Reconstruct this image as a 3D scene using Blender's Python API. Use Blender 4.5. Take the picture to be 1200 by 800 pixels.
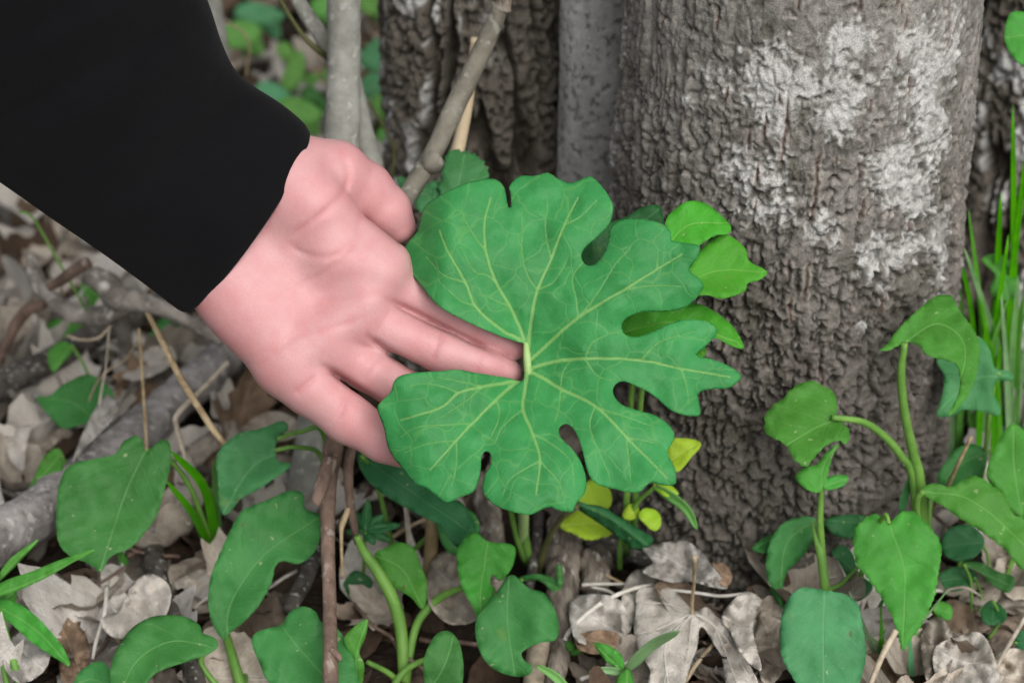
import bpy, math, random
import numpy as np
from mathutils import Vector
from mathutils.geometry import delaunay_2d_cdt
for o in list(bpy.data.objects): bpy.data.objects.remove(o)
random.seed(5); RNG = np.random.default_rng(11)
SC = bpy.context.scene; COL = SC.collection

# ------------------------------------------------------------------ camera, world, sun, exposure
H = 0.677; PITCH = math.radians(30); FPX = 2400.0
cp, sp_ = math.cos(PITCH), math.sin(PITCH)
cam = bpy.data.cameras.new('camera'); cob = bpy.data.objects.new('camera', cam); COL.objects.link(cob)
cob.location = (0, 0, H); cob.rotation_euler = (math.pi/2 - PITCH, 0, 0)
cam.sensor_width = 22.3; cam.lens = 22.3*FPX/1200
cam.clip_start = 0.05; cam.clip_end = 500
cam.dof.use_dof = True; cam.dof.focus_distance = 0.965; cam.dof.aperture_fstop = 4.6
SC.camera = cob
w = bpy.data.worlds.new('World'); SC.world = w; w.use_nodes = True
nt = w.node_tree; bg = nt.nodes['Background']
sky = nt.nodes.new('ShaderNodeTexSky'); sky.sky_type = 'NISHITA'; sky.sun_disc = False
SUN_EL, SUN_ROT = math.radians(44), math.radians(155)
sky.sun_elevation = SUN_EL; sky.sun_rotation = SUN_ROT; sky.dust_density = 4; sky.air_density = 1
hs = nt.nodes.new('ShaderNodeHueSaturation'); hs.inputs['Saturation'].default_value = 0.25
nt.links.new(sky.outputs[0], hs.inputs['Color']); nt.links.new(hs.outputs[0], bg.inputs['Color'])
bg.inputs['Strength'].default_value = 0.12
sl = bpy.data.lights.new('sun', 'SUN'); sl.energy = 1.5; sl.angle = math.radians(50); sl.color = (1, 0.97, 0.92)
so = bpy.data.objects.new('sun', sl); COL.objects.link(so)
sd = Vector((math.sin(SUN_ROT)*math.cos(SUN_EL), math.cos(SUN_ROT)*math.cos(SUN_EL), math.sin(SUN_EL)))
so.rotation_euler = sd.to_track_quat('Z', 'Y').to_euler(); so.location = (0, 0, 4)
vs = SC.view_settings; vs.view_transform = 'Standard'; vs.look = 'None'; vs.gamma = 1; vs.use_curve_mapping = False
vs.exposure = 0.35
SC.render.engine = 'CYCLES'; SC.cycles.max_bounces = 7; SC.cycles.diffuse_bounces = 3
SC.render.resolution_x = 1024; SC.render.resolution_y = 682

# ------------------------------------------------------------------ pixel to place
def vv(py): return (np.asarray(py, float)-400)/FPX
def P(px, py, d):
    px = np.asarray(px, float); py = np.asarray(py, float); a = (px-600)/FPX; b = vv(py); d = np.asarray(d, float)
    return np.stack([d*a + 0*b, d*(cp - b*sp_), H - d*(sp_ + b*cp)], -1)
def d_of_y(py, y): return y/(cp - vv(py)*sp_)                 # depth where the ray meets the upright plane y
def d_of_z(py, z=0.0): return (H - z)/(sp_ + vv(py)*cp)        # depth where the ray meets the level plane z
def Y(px, py, y): return P(px, py, d_of_y(py, y))
def Z(px, py, z=0.0): return P(px, py, d_of_z(py, z))
def yg(py): return float(Z(600, py, 0)[1])
S = 0.00042

# ------------------------------------------------------------------ noise
def _h(ix, iy, seed):
    n = (ix.astype(np.int64)*374761393 + iy.astype(np.int64)*668265263 + seed*1442695041) & 0xffffffff
    n = ((n ^ (n >> 13))*1274126177) & 0xffffffff
    return ((n ^ (n >> 16)) & 0xffff)/65535.0
def noise(x, y, seed=0):
    x = np.asarray(x, float); y = np.asarray(y, float)
    ix, iy = np.floor(x), np.floor(y); fx, fy = x-ix, y-iy
    fx = fx*fx*(3-2*fx); fy = fy*fy*(3-2*fy)
    a, b = _h(ix, iy, seed), _h(ix+1, iy, seed); c, d = _h(ix, iy+1, seed), _h(ix+1, iy+1, seed)
    return (a*(1-fx)+b*fx)*(1-fy) + (c*(1-fx)+d*fx)*fy
def fbm(x, y, oct=4, seed=0):
    s = 0; a = 1; t = 0
    for i in range(oct):
        s = s + a*noise(x*2**i+7.3*i, y*2**i+3.1*i, seed+i); t += a; a *= .5
    return s/t
def sst(e0, e1, x):
    t = np.clip((x-e0)/(e1-e0), 0, 1); return t*t*(3-2*t)

# ------------------------------------------------------------------ mesh helpers
def mesh_np(name, V, F, smooth=True):
    V = np.asarray(V, np.float32); F = np.asarray(F, np.int32)
    m = bpy.data.meshes.new(name); k = F.shape[1]; n = len(F)
    m.vertices.add(len(V)); m.vertices.foreach_set('co', V.ravel())
    m.loops.add(n*k); m.loops.foreach_set('vertex_index', F.ravel())
    m.polygons.add(n); m.polygons.foreach_set('loop_start', np.arange(n, dtype=np.int32)*k)
    m.update(calc_edges=True)
    if smooth: m.polygons.foreach_set('use_smooth', np.ones(n, bool))
    return m
def col_attr(m, name, C):
    a = m.attributes.new(name, 'FLOAT_COLOR', 'POINT'); C = np.asarray(C, np.float32)
    if C.shape[1] == 3: C = np.concatenate([C, np.ones((len(C), 1), np.float32)], 1)
    a.data.foreach_set('color', C.ravel())
def f_attr(m, name, v):
    a = m.attributes.new(name, 'FLOAT', 'POINT'); a.data.foreach_set('value', np.asarray(v, np.float32))
def uv_attr(m, uv):
    l = m.uv_layers.new(name='leaf'); idx = np.empty(len(m.loops), np.int32); m.loops.foreach_get('vertex_index', idx)
    l.data.foreach_set('uv', np.asarray(uv, np.float32)[idx].ravel())
def obj(name, m, mat, parent=None):
    o = bpy.data.objects.new(name, m); COL.objects.link(o)
    if mat: 
        if not m.materials: m.materials.append(mat)
    if parent: o.parent = parent; o.matrix_parent_inverse = parent.matrix_basis.inverted()
    return o
def tag(o, label, cat, group=None):
    o['label'] = label; o['category'] = cat
    if group: o['group'] = group
    return o
def thing(name, label, cat, loc, group=None):
    o = bpy.data.objects.new(name, None); COL.objects.link(o); o.location = [float(c) for c in loc]; o.empty_display_size = .02
    return tag(o, label, cat, group)
def thick(o, t=0.0004):
    md = o.modifiers.new('thickness', 'SOLIDIFY'); md.thickness = t; md.offset = 0
    return o
def spline(pts, per=8, closed=False):
    p = np.asarray(pts, float); n = len(p)
    if n < 3 and not closed:
        t = np.linspace(0, 1, per+1)[:, None]; return p[0]*(1-t)+p[-1]*t
    out = []; rng = n if closed else n-1
    for i in range(rng):
        p1, p2 = p[i], p[(i+1) % n]
        p0 = p[(i-1) % n] if closed or i > 0 else 2*p1-p2
        p3 = p[(i+2) % n] if closed or i < n-2 else 2*p2-p1
        t = np.linspace(0, 1, per, endpoint=False)[:, None]
        out.append(.5*(2*p1 + (p2-p0)*t + (2*p0-5*p1+4*p2-p3)*t*t + (3*p1-p0-3*p2+p3)*t**3))
    if not closed: out.append(p[-1:])
    return np.concatenate(out)
def resample(p, step, closed=False):
    q = np.concatenate([p, p[:1]]) if closed else p
    L = np.concatenate([[0], np.cumsum(np.linalg.norm(np.diff(q[:, :2], axis=0), axis=1))])
    n = max(3, int(L[-1]/step)); t = np.linspace(0, L[-1], n, endpoint=not closed)
    return np.stack([np.interp(t, L, q[:, i]) for i in range(q.shape[1])], 1)
def inside(pts, poly):
    x, y = pts[:, 0], pts[:, 1]; r = np.zeros(len(pts), bool); j = len(poly)-1
    for i in range(len(poly)):
        xi, yi = poly[i]; xj, yj = poly[j]
        if yi != yj: r ^= ((yi > y) != (yj > y)) & (x < (xj-xi)*(y-yi)/(yj-yi)+xi)
        j = i
    return r
def segdist(pts, poly):
    """distance to an open polyline, arc length of the nearest point, side"""
    best = np.full(len(pts), 1e9); arc = np.zeros(len(pts)); side = np.ones(len(pts)); L = 0
    for i in range(len(poly)-1):
        a, b = poly[i, :2], poly[i+1, :2]; ab = b-a; l = np.hypot(*ab)+1e-9
        t = np.clip(((pts-a)@ab)/l**2, 0, 1); q = a+t[:, None]*ab; d = np.hypot(*(pts-q).T)
        c = d < best; best[c] = d[c]; arc[c] = (L+t*l)[c]
        cr = ab[0]*(pts[:, 1]-a[1])-ab[1]*(pts[:, 0]-a[0]); side[c] = np.sign(cr)[c]; L += l
    return best, arc, side, L
def tri_patch(outline, step):
    """triangulate a closed outline with interior points"""
    bd = outline; lo, hi = bd.min(0), bd.max(0)
    gx, gy = np.meshgrid(np.arange(lo[0], hi[0], step), np.arange(lo[1], hi[1], step*.87)); gx[1::2] += step*.5
    g = np.stack([gx.ravel(), gy.ravel()], 1); g = g + RNG.uniform(-.18, .18, g.shape)*step
    g = g[inside(g, bd)]
    if len(g):
        dd = segdist(g, np.concatenate([bd, bd[:1]]))[0]; g = g[dd > step*.45]
    n = len(bd); pts = [Vector(p) for p in bd] + [Vector(p) for p in g]
    r = delaunay_2d_cdt(pts, [], [list(range(n))], 1, 1e-5)
    v = np.array([(a.x, a.y) for a in r[0]]); f = np.array([list(t) for t in r[2]], int)
    a, b, c = v[f[:, 0]], v[f[:, 1]], v[f[:, 2]]
    ar = (b[:, 0]-a[:, 0])*(c[:, 1]-a[:, 1])-(b[:, 1]-a[:, 1])*(c[:, 0]-a[:, 0])
    f[ar > 0] = f[ar > 0][:, ::-1]
    return v, f

# ------------------------------------------------------------------ materials
def mat(name):
    m = bpy.data.materials.new(name); m.use_nodes = True; t = m.node_tree; return m, t, t.nodes['Principled BSDF']
def nd(t, typ, **k):
    n = t.nodes.new('ShaderNode'+typ)
    for a, b in k.items():
        if a in n.inputs.keys() if isinstance(a, str) else False: n.inputs[a].default_value = b
        else: setattr(n, a, b)
    return n
def math_(t, op, a, b=None):
    n = t.nodes.new('ShaderNodeMath'); n.operation = op
    for i, v in enumerate((a, b)):
        if v is None: continue
        if isinstance(v, (int, float)): n.inputs[i].default_value = v
        else: t.links.new(v, n.inputs[i])
    return n.outputs[0]
def maprange(t, v, a, b, c, d):
    n = t.nodes.new('ShaderNodeMapRange'); n.interpolation_type = 'SMOOTHSTEP'
    t.links.new(v, n.inputs[0])
    for i, x in enumerate((a, b, c, d)): n.inputs[i+1].default_value = x
    return n.outputs[0]
def mix(t, f, a, b, typ='MIX'):
    n = t.nodes.new('ShaderNodeMix'); n.data_type = 'RGBA'; n.blend_type = typ
    for s, v in ((n.inputs[0], f), (n.inputs[6], a), (n.inputs[7], b)):
        if hasattr(v, 'is_linked'): t.links.new(v, s)
        elif isinstance(v, (int, float)): s.default_value = v
        else: s.default_value = (*v, 1)
    return n.outputs[2]
def tnoise(t, scale, detail=4, vec=None, rough=.55):
    n = t.nodes.new('ShaderNodeTexNoise'); n.inputs['Scale'].default_value = scale; n.inputs['Detail'].default_value = detail
    n.inputs['Roughness'].default_value = rough
    if vec is not None: t.links.new(vec, n.inputs['Vector'])
    return n.outputs[0]
def bump(t, h, b, strength=.4, dist=.001):
    n = t.nodes.new('ShaderNodeBump'); n.inputs['Strength'].default_value = strength; n.inputs['Distance'].default_value = dist
    t.links.new(h, n.inputs['Height']); t.links.new(n.outputs[0], b.inputs['Normal']); return n
def objvec(t): return t.nodes.new('ShaderNodeTexCoord').outputs['Object']

def leaf_mat(name, base, vein, side=.45, veiny=.35, trans=.3, rough=.5, big=False):
    m, t, b = mat(name); vec = objvec(t)
    if big:
        a = nd(t, 'Attribute'); a.attribute_name = 'vd'; d1 = a.outputs['Fac']
        v1 = maprange(t, d1, 0, 2.0, 1, 0)
        u = nd(t, 'UVMap'); u.uv_map = 'leaf'
        vo = nd(t, 'TexVoronoi'); vo.feature = 'DISTANCE_TO_EDGE'; vo.inputs['Scale'].default_value = .9
        dn = t.nodes.new('ShaderNodeTexNoise'); dn.inputs['Scale'].default_value = .8
        t.links.new(u.outputs[0], dn.inputs['Vector'])
        va = nd(t, 'VectorMath'); va.operation = 'ADD'; t.links.new(u.outputs[0], va.inputs[0]); t.links.new(dn.outputs['Color'], va.inputs[1])
        t.links.new(va.outputs[0], vo.inputs['Vector'])
        v2 = maprange(t, vo.outputs['Distance'], 0, .052, 1, 0)
        vo2 = nd(t, 'TexVoronoi'); vo2.feature = 'DISTANCE_TO_EDGE'; vo2.inputs['Scale'].default_value = 4.2
        t.links.new(va.outputs[0], vo2.inputs['Vector']); v3 = maprange(t, vo2.outputs['Distance'], 0, .12, 1, 0)
        fac = math_(t, 'MAXIMUM', math_(t, 'MULTIPLY', v1, .58), math_(t, 'MAXIMUM', math_(t, 'MULTIPLY', v2, .15), math_(t, 'MULTIPLY', v3, .05)))
    else:
        u = nd(t, 'UVMap'); u.uv_map = 'leaf'; s = nd(t, 'SeparateXYZ'); t.links.new(u.outputs[0], s.inputs[0])
        au = math_(t, 'ABSOLUTE', s.outputs[0]); v1 = maprange(t, au, .015, .075, 1, 0)
        wob = math_(t, 'MULTIPLY', tnoise(t, 60, 2, vec), .5)
        q = math_(t, 'ADD', math_(t, 'SUBTRACT', s.outputs[1], math_(t, 'MULTIPLY', au, .85)), wob)
        pp = math_(t, 'PINGPONG', q, side); v2 = maprange(t, pp, 0, .05, 1, 0)
        vo2 = nd(t, 'TexVoronoi'); vo2.feature = 'DISTANCE_TO_EDGE'; vo2.inputs['Scale'].default_value = 4.5
        t.links.new(u.outputs[0], vo2.inputs['Vector']); v3 = maprange(t, vo2.outputs['Distance'], 0, .1, 1, 0)
        fac = math_(t, 'MAXIMUM', math_(t, 'MULTIPLY', v1, .5), math_(t, 'MAXIMUM', math_(t, 'MULTIPLY', v2, .27), math_(t, 'MULTIPLY', v3, .12)))
    n1 = tnoise(t, 38, 3, vec); n2 = tnoise(t, 350, 3, vec)
    dark = tuple(c*.86 for c in base); lite = tuple(min(1, c*1.13+.004) for c in base)
    c = mix(t, maprange(t, n1, .3, .7, 0, 1), dark, lite)
    c = mix(t, math_(t, 'MULTIPLY', maprange(t, n2, .35, .75, 0, 1), .22), c, lite)
    oi = nd(t, 'ObjectInfo'); hsv = nd(t, 'HueSaturation'); t.links.new(c, hsv.inputs['Color'])
    t.links.new(maprange(t, oi.outputs['Random'], 0, 1, .494, .512), hsv.inputs['Hue'])
    t.links.new(maprange(t, oi.outputs['Random'], 0, 1, .92, 1.12), hsv.inputs['Value']); c = hsv.outputs[0]
    c = mix(t, fac, c, vein)
    if not big:                                              # pale flecks and old insect marks
        fl = maprange(t, tnoise(t, 260, 1, vec), .73, .77, 0, .5); c = mix(t, fl, c, (.42, .5, .25)); c = mix(t, maprange(t, tnoise(t, 55, 3, vec), .66, .74, 0, .3), c, (.2, .28, .06)); c = mix(t, maprange(t, tnoise(t, 170, 0, vec), .855, .87, 0, .7), c, (.12, .08, .03))
    t.links.new(c, b.inputs['Base Color']); b.inputs['Roughness'].default_value = rough
    b.inputs['Specular IOR Level'].default_value = .22
    hgt = math_(t, 'ADD', math_(t, 'MULTIPLY', fac, -2.6), math_(t, 'ADD', math_(t, 'MULTIPLY', n2, .6), math_(t, 'MULTIPLY', n1, .5)))
    bump(t, hgt, b, .35, .001)
    tr = nd(t, 'BsdfTranslucent'); t.links.new(mix(t, .35, c, (.2, .5, .02), 'MIX'), tr.inputs['Color'])
    ms = nd(t, 'MixShader'); ms.inputs[0].default_value = trans
    t.links.new(b.outputs[0], ms.inputs[1]); t.links.new(tr.outputs[0], ms.inputs[2])
    t.links.new(ms.outputs[0], t.nodes['Material Output'].inputs['Surface'])
    return m
def plain(name, c1, c2, scale=80, rough=.7, bs=.4, bd=.001, spec=.3, vary=0., stretch=None, scale2=None, fleck=None):
    m, t, b = mat(name); vec = objvec(t)
    if stretch:
        mp = nd(t, 'Mapping'); mp.inputs['Scale'].default_value = stretch; t.links.new(vec, mp.inputs[0]); vec = mp.outputs[0]
    n = tnoise(t, scale, 5, vec); n2 = tnoise(t, scale2 or scale*5, 4, vec)
    c = mix(t, maprange(t, n, .33, .67, 0, 1), c1, c2)
    c = mix(t, math_(t, 'MULTIPLY', n2, .5), c, mix(t, n2, tuple(x*.45 for x in c1), tuple(min(1, x*1.25) for x in c2)))
    if fleck: c = mix(t, maprange(t, tnoise(t, scale*2.2, 4, vec), .58, .66, 0, .8), c, fleck)
    if vary:
        oi = nd(t, 'ObjectInfo'); hsv = nd(t, 'HueSaturation'); t.links.new(c, hsv.inputs['Color'])
        t.links.new(maprange(t, oi.outputs['Random'], 0, 1, 1-vary, 1+vary), hsv.inputs['Value'])
        t.links.new(maprange(t, math_(t, 'FRACT', math_(t, 'MULTIPLY', oi.outputs['Random'], 7.31)), 0, 1, .6, 1.25), hsv.inputs['Saturation']); c = hsv.outputs[0]
    t.links.new(c, b.inputs['Base Color']); b.inputs['Roughness'].default_value = rough; b.inputs['Specular IOR Level'].default_value = spec
    bump(t, math_(t, 'ADD', n, math_(t, 'MULTIPLY', n2, .5)), b, bs, bd)
    return m
def attr_mat(name, rough=.85, bscale=900, bs=.5, bd=.0008, sss=0, spec=.25, speck=.35):
    m, t, b = mat(name); vec = objvec(t); a = nd(t, 'Attribute'); a.attribute_name = 'tint'
    n = tnoise(t, bscale, 4, vec); n2 = tnoise(t, bscale*.25, 4, vec)
    c = mix(t, speck, a.outputs['Color'], mix(t, maprange(t, n, .3, .7, 0, 1), (0.35, .35, .35), (1, 1, 1)), 'OVERLAY')
    t.links.new(c, b.inputs['Base Color']); b.inputs['Roughness'].default_value = rough; b.inputs['Specular IOR Level'].default_value = spec
    if sss:
        b.inputs['Subsurface Weight'].default_value = sss; b.inputs['Subsurface Radius'].default_value = (1, .35, .2); b.inputs['Subsurface Scale'].default_value = .006
    hgt = math_(t, 'ADD', n, n2)
    if sss:                                                  # skin furrows
        mp = nd(t, 'Mapping'); mp.inputs['Rotation'].default_value = (0, .7, .3); mp.inputs['Scale'].default_value = (1, 1, .35); t.links.new(vec, mp.inputs[0])
        vo = nd(t, 'TexVoronoi'); vo.feature = 'DISTANCE_TO_EDGE'; vo.inputs['Scale'].default_value = 620; t.links.new(mp.outputs[0], vo.inputs['Vector'])
        ln = maprange(t, vo.outputs['Distance'], 0, .12, 0, 1); big_ = tnoise(t, 120, 4, vec)
        hgt = math_(t, 'ADD', hgt, math_(t, 'ADD', math_(t, 'MULTIPLY', ln, .6), math_(t, 'MULTIPLY', big_, 1.5)))
    bump(t, hgt, b, bs, bd)
    return m
M = {}
M['big'] = leaf_mat('bloodroot_leaf', (.030, .212, .042), (.26, .47, .14), big=True, trans=.16, rough=.5)
M['mid'] = leaf_mat('leaf_mid_green', (.042, .185, .038), (.14, .33, .10), trans=.25)
M['light'] = leaf_mat('leaf_light_green', (.066, .275, .034), (.18, .42, .1), trans=.28)
M['dark'] = leaf_mat('leaf_dark_green', (.022, .125, .036), (.08, .22, .08), trans=.2)
M['blue'] = leaf_mat('leaf_blue_green', (.055, .23, .075), (.15, .36, .15), trans=.2)
M['yellow'] = leaf_mat('leaf_yellow_green', (.36, .56, .03), (.45, .6, .1), trans=.3)
M['lime'] = leaf_mat('leaf_lime_green', (.075, .33, .022), (.2, .46, .08), trans=.3)
M['farlight'] = leaf_mat('far_leaf_bright', (.17, .42, .09), (.26, .5, .15), trans=.35)  # base colour lifted to imitate the overexposed far background
M['farblue'] = leaf_mat('far_leaf_bluish', (.12, .37, .17), (.2, .45, .24), trans=.35)  # bluish far leaves, overexposure likewise put into the colour
M['stem'] = plain('green_stem', (.09, .22, .035), (.16, .33, .06), 60, .5)
M['stem_red'] = plain('brown_green_stem', (.07, .08, .03), (.13, .13, .05), 60, .5)
M['hair'] = plain('plant_hair', (.45, .58, .35), (.55, .66, .45), 60, .6)
M['grass'] = plain('grass_green', (.05, .20, .02), (.10, .32, .035), 40, .45, vary=.25)
M['straw'] = plain('dry_straw', (.27, .20, .12), (.52, .43, .30), 160, .7, vary=.2)
M['root'] = plain('pale_root', (.5, .46, .4), (.68, .65, .6), 150, .8)
def dead_mat(name, c1, c2, vein, vary=.2, fung=.5):
    m, t, b = mat(name); vec = objvec(t); u = nd(t, 'UVMap'); u.uv_map = 'leaf'; sx = nd(t, 'SeparateXYZ'); t.links.new(u.outputs[0], sx.inputs[0])
    au = math_(t, 'ABSOLUTE', sx.outputs[0]); v1 = maprange(t, au, .02, .07, 1, 0)
    q = math_(t, 'ADD', math_(t, 'SUBTRACT', sx.outputs[1], math_(t, 'MULTIPLY', au, .8)), math_(t, 'MULTIPLY', tnoise(t, 1.2, 2, u.outputs[0]), .8))
    v2 = maprange(t, math_(t, 'PINGPONG', q, .4), 0, .05, 1, 0)
    vo = nd(t, 'TexVoronoi'); vo.feature = 'DISTANCE_TO_EDGE'; vo.inputs['Scale'].default_value = 5; t.links.new(u.outputs[0], vo.inputs['Vector']); v3 = maprange(t, vo.outputs['Distance'], 0, .14, 1, 0)
    v = math_(t, 'MAXIMUM', v1, math_(t, 'MAXIMUM', math_(t, 'MULTIPLY', v2, .6), math_(t, 'MULTIPLY', v3, .25)))
    n = tnoise(t, 1.1, 5, u.outputs[0]); n2 = tnoise(t, 12, 4, u.outputs[0]); n3 = tnoise(t, 2.7, 4, u.outputs[0])
    c = mix(t, maprange(t, n, .3, .7, 0, 1), c1, c2); c = mix(t, math_(t, 'MULTIPLY', n2, .4), c, tuple(x*.5 for x in c1))
    c = mix(t, maprange(t, n3, .60, .68, 0, fung), c, (.07, .045, .03)); c = mix(t, math_(t, 'MULTIPLY', v, .45), c, vein)
    oi = nd(t, 'ObjectInfo'); hsv = nd(t, 'HueSaturation'); t.links.new(c, hsv.inputs['Color'])
    t.links.new(maprange(t, oi.outputs['Random'], 0, 1, 1-vary, 1+vary), hsv.inputs['Value'])
    t.links.new(hsv.outputs[0], b.inputs['Base Color']); b.inputs['Roughness'].default_value = .75; b.inputs['Specular IOR Level'].default_value = .25
    bump(t, math_(t, 'ADD', v, n2), b, .6, .0012); return m
M['deadleaf'] = dead_mat('dead_leaf_tan', (.33, .275, .215), (.58, .52, .44), (.62, .57, .5), .3, .35)
M['deadpale'] = dead_mat('dead_leaf_pale', (.47, .43, .375), (.62, .58, .525), (.70, .67, .62), .06, .12)
M['deadgrey'] = dead_mat('dead_leaf_grey', (.36, .335, .30), (.62, .59, .55), (.66, .64, .6), .2, .35)
M['deadbrown'] = dead_mat('dead_leaf_brown', (.14, .09, .058), (.30, .21, .14), (.36, .27, .18), .35)
M['soil'] = plain('forest_soil', (.014, .010, .007), (.05, .037, .027), 35, .95, .9, .01, .1, scale2=220)
M['greytwig'] = plain('grey_bark_smooth', (.22, .222, .195), (.37, .372, .335), 70, .75, .45, .0012, fleck=(.46, .46, .42))
M['brownbark'] = plain('grey_brown_bark', (.125, .115, .09), (.225, .21, .17), 80, .75, .6, .0014, fleck=(.3, .29, .25))
M['redtwig'] = plain('red_brown_bark', (.085, .055, .042), (.22, .15, .115), 90, .75, .8, .0015, fleck=(.3, .25, .21), stretch=(1, 1, .5))
M['log'] = plain('weathered_log', (.12, .108, .10), (.37, .345, .335), 60, .85, 1, .004, fleck=(.5, .48, .45), scale2=300)
M['drift'] = plain('driftwood', (.10, .085, .07), (.38, .345, .31), 70, .85, 1, .003, fleck=(.5, .46, .42), scale2=350)
M['darklog'] = plain('dark_bark_branch', (.03, .026, .022), (.11, .098, .085), 120, .9, .9, .002, fleck=(.4, .4, .38), scale2=500)
M['paletwig'] = plain('barkless_wood', (.50, .38, .22), (.70, .58, .40), 60, .6, .3, .0008, stretch=(1, 1, .2))
M['oldwood'] = plain('rotting_wood', (.045, .035, .027), (.33, .285, .235), 110, .9, 1, .004, stretch=(1, .3, .5), scale2=420, fleck=(.5, .47, .42))
M['bark'] = attr_mat('grey_lichen_bark', .88, 1100, .55, .0009)
M['furrow'] = attr_mat('furrowed_bark', .92, 700, .7, .0015)
M['skin'] = attr_mat('skin', .45, 1300, .17, .0005, sss=.25, spec=.35, speck=.06)

# ------------------------------------------------------------------ ground
def gheight(x, y):
    far = sst(2.2, 6, np.hypot(x, y))
    return (fbm(x*9+40, y*9+40, 4, 3)-.5)*.03*(1+6*far) - .012
def make_ground():
    a = np.concatenate([-np.geomspace(60, .85, 60), np.linspace(-.8, .8, 170), np.geomspace(.85, 60, 60)])
    b = np.concatenate([-np.geomspace(60, .3, 40), np.linspace(-.2, .6, 10), np.linspace(.65, 2.3, 180), np.geomspace(2.4, 60, 50)])
    X, Yv = np.meshgrid(a, b); V = np.stack([X, Yv, gheight(X, Yv)], -1).reshape(-1, 3)
    nx, ny = len(a), len(b); i = np.arange(nx*ny).reshape(ny, nx)
    F = np.stack([i[:-1, :-1], i[:-1, 1:], i[1:, 1:], i[1:, :-1]], -1).reshape(-1, 4)
    o = obj('ground', mesh_np('ground', V, F), M['soil']); o['kind'] = 'structure'
make_ground()

# ------------------------------------------------------------------ tree trunks
def trunk(name, label, ax, ay, R, disp, zfine, ztop, nth, nzf, mt, flare=.014, lean=(0, 0), parent_name=None, kind='tree', group=None):
    z = np.concatenate([np.linspace(-.05, zfine, nzf), np.linspace(zfine, ztop, 50)[1:]])
    u = np.arange(nth)/nth; th = 2*math.pi*(u+.45/(2*math.pi)*np.sin(2*math.pi*u))-math.pi      # finer towards the visible side
    T, Zz = np.meshgrid(th, z); s = (T+math.pi)*R
    dsp, C = disp(s, Zz, T)
    r = R*(1-.10*np.clip(Zz, 0, 3)) + flare*np.exp(-np.clip(Zz, 0, 9)/.06)*(1+.35*np.sin(3*T+1)+.2*np.sin(5*T)) + dsp
    V = np.stack([ax+lean[0]*Zz+r*np.sin(T), ay+lean[1]*Zz-r*np.cos(T), Zz], -1).reshape(-1, 3)
    i = np.arange(len(z)*nth).reshape(len(z), nth); j = np.roll(i, -1, 1)
    F = np.stack([i[:-1], j[:-1], j[1:], i[1:]], -1).reshape(-1, 4)
    m = mesh_np('trunk', V, F); col_attr(m, 'tint', C.reshape(-1, 3))
    root = thing(name, label, kind, (ax, ay, 0), group)
    obj('trunk', m, mt, root); return root
def wrapn(s, z, ks, kz, per, oct, seed):            # noise that closes round the trunk
    w_ = sst(.9, 1., s/per)
    return fbm(s*ks, z*kz, oct, seed)*(1-w_)+fbm((s-per)*ks, z*kz, oct, seed)*w_
MX, MY, MR = .149, 1.0, .093
def on_main(px, py):                                 # where a pixel meets the big trunk: arc length and height
    d = np.asarray(P(px, py, 1.0))-np.array([0, 0, H]); ox, oy = -MX, -MY
    a = d[0]**2+d[1]**2; b = ox*d[0]+oy*d[1]; c = ox*ox+oy*oy-MR*MR
    k = (-b-math.sqrt(max(b*b-a*c, 0)))/a
    x, y, z = d[0]*k, d[1]*k, H+d[2]*k
    return (math.atan2(x-MX, -(y-MY))+math.pi)*MR, z
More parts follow.
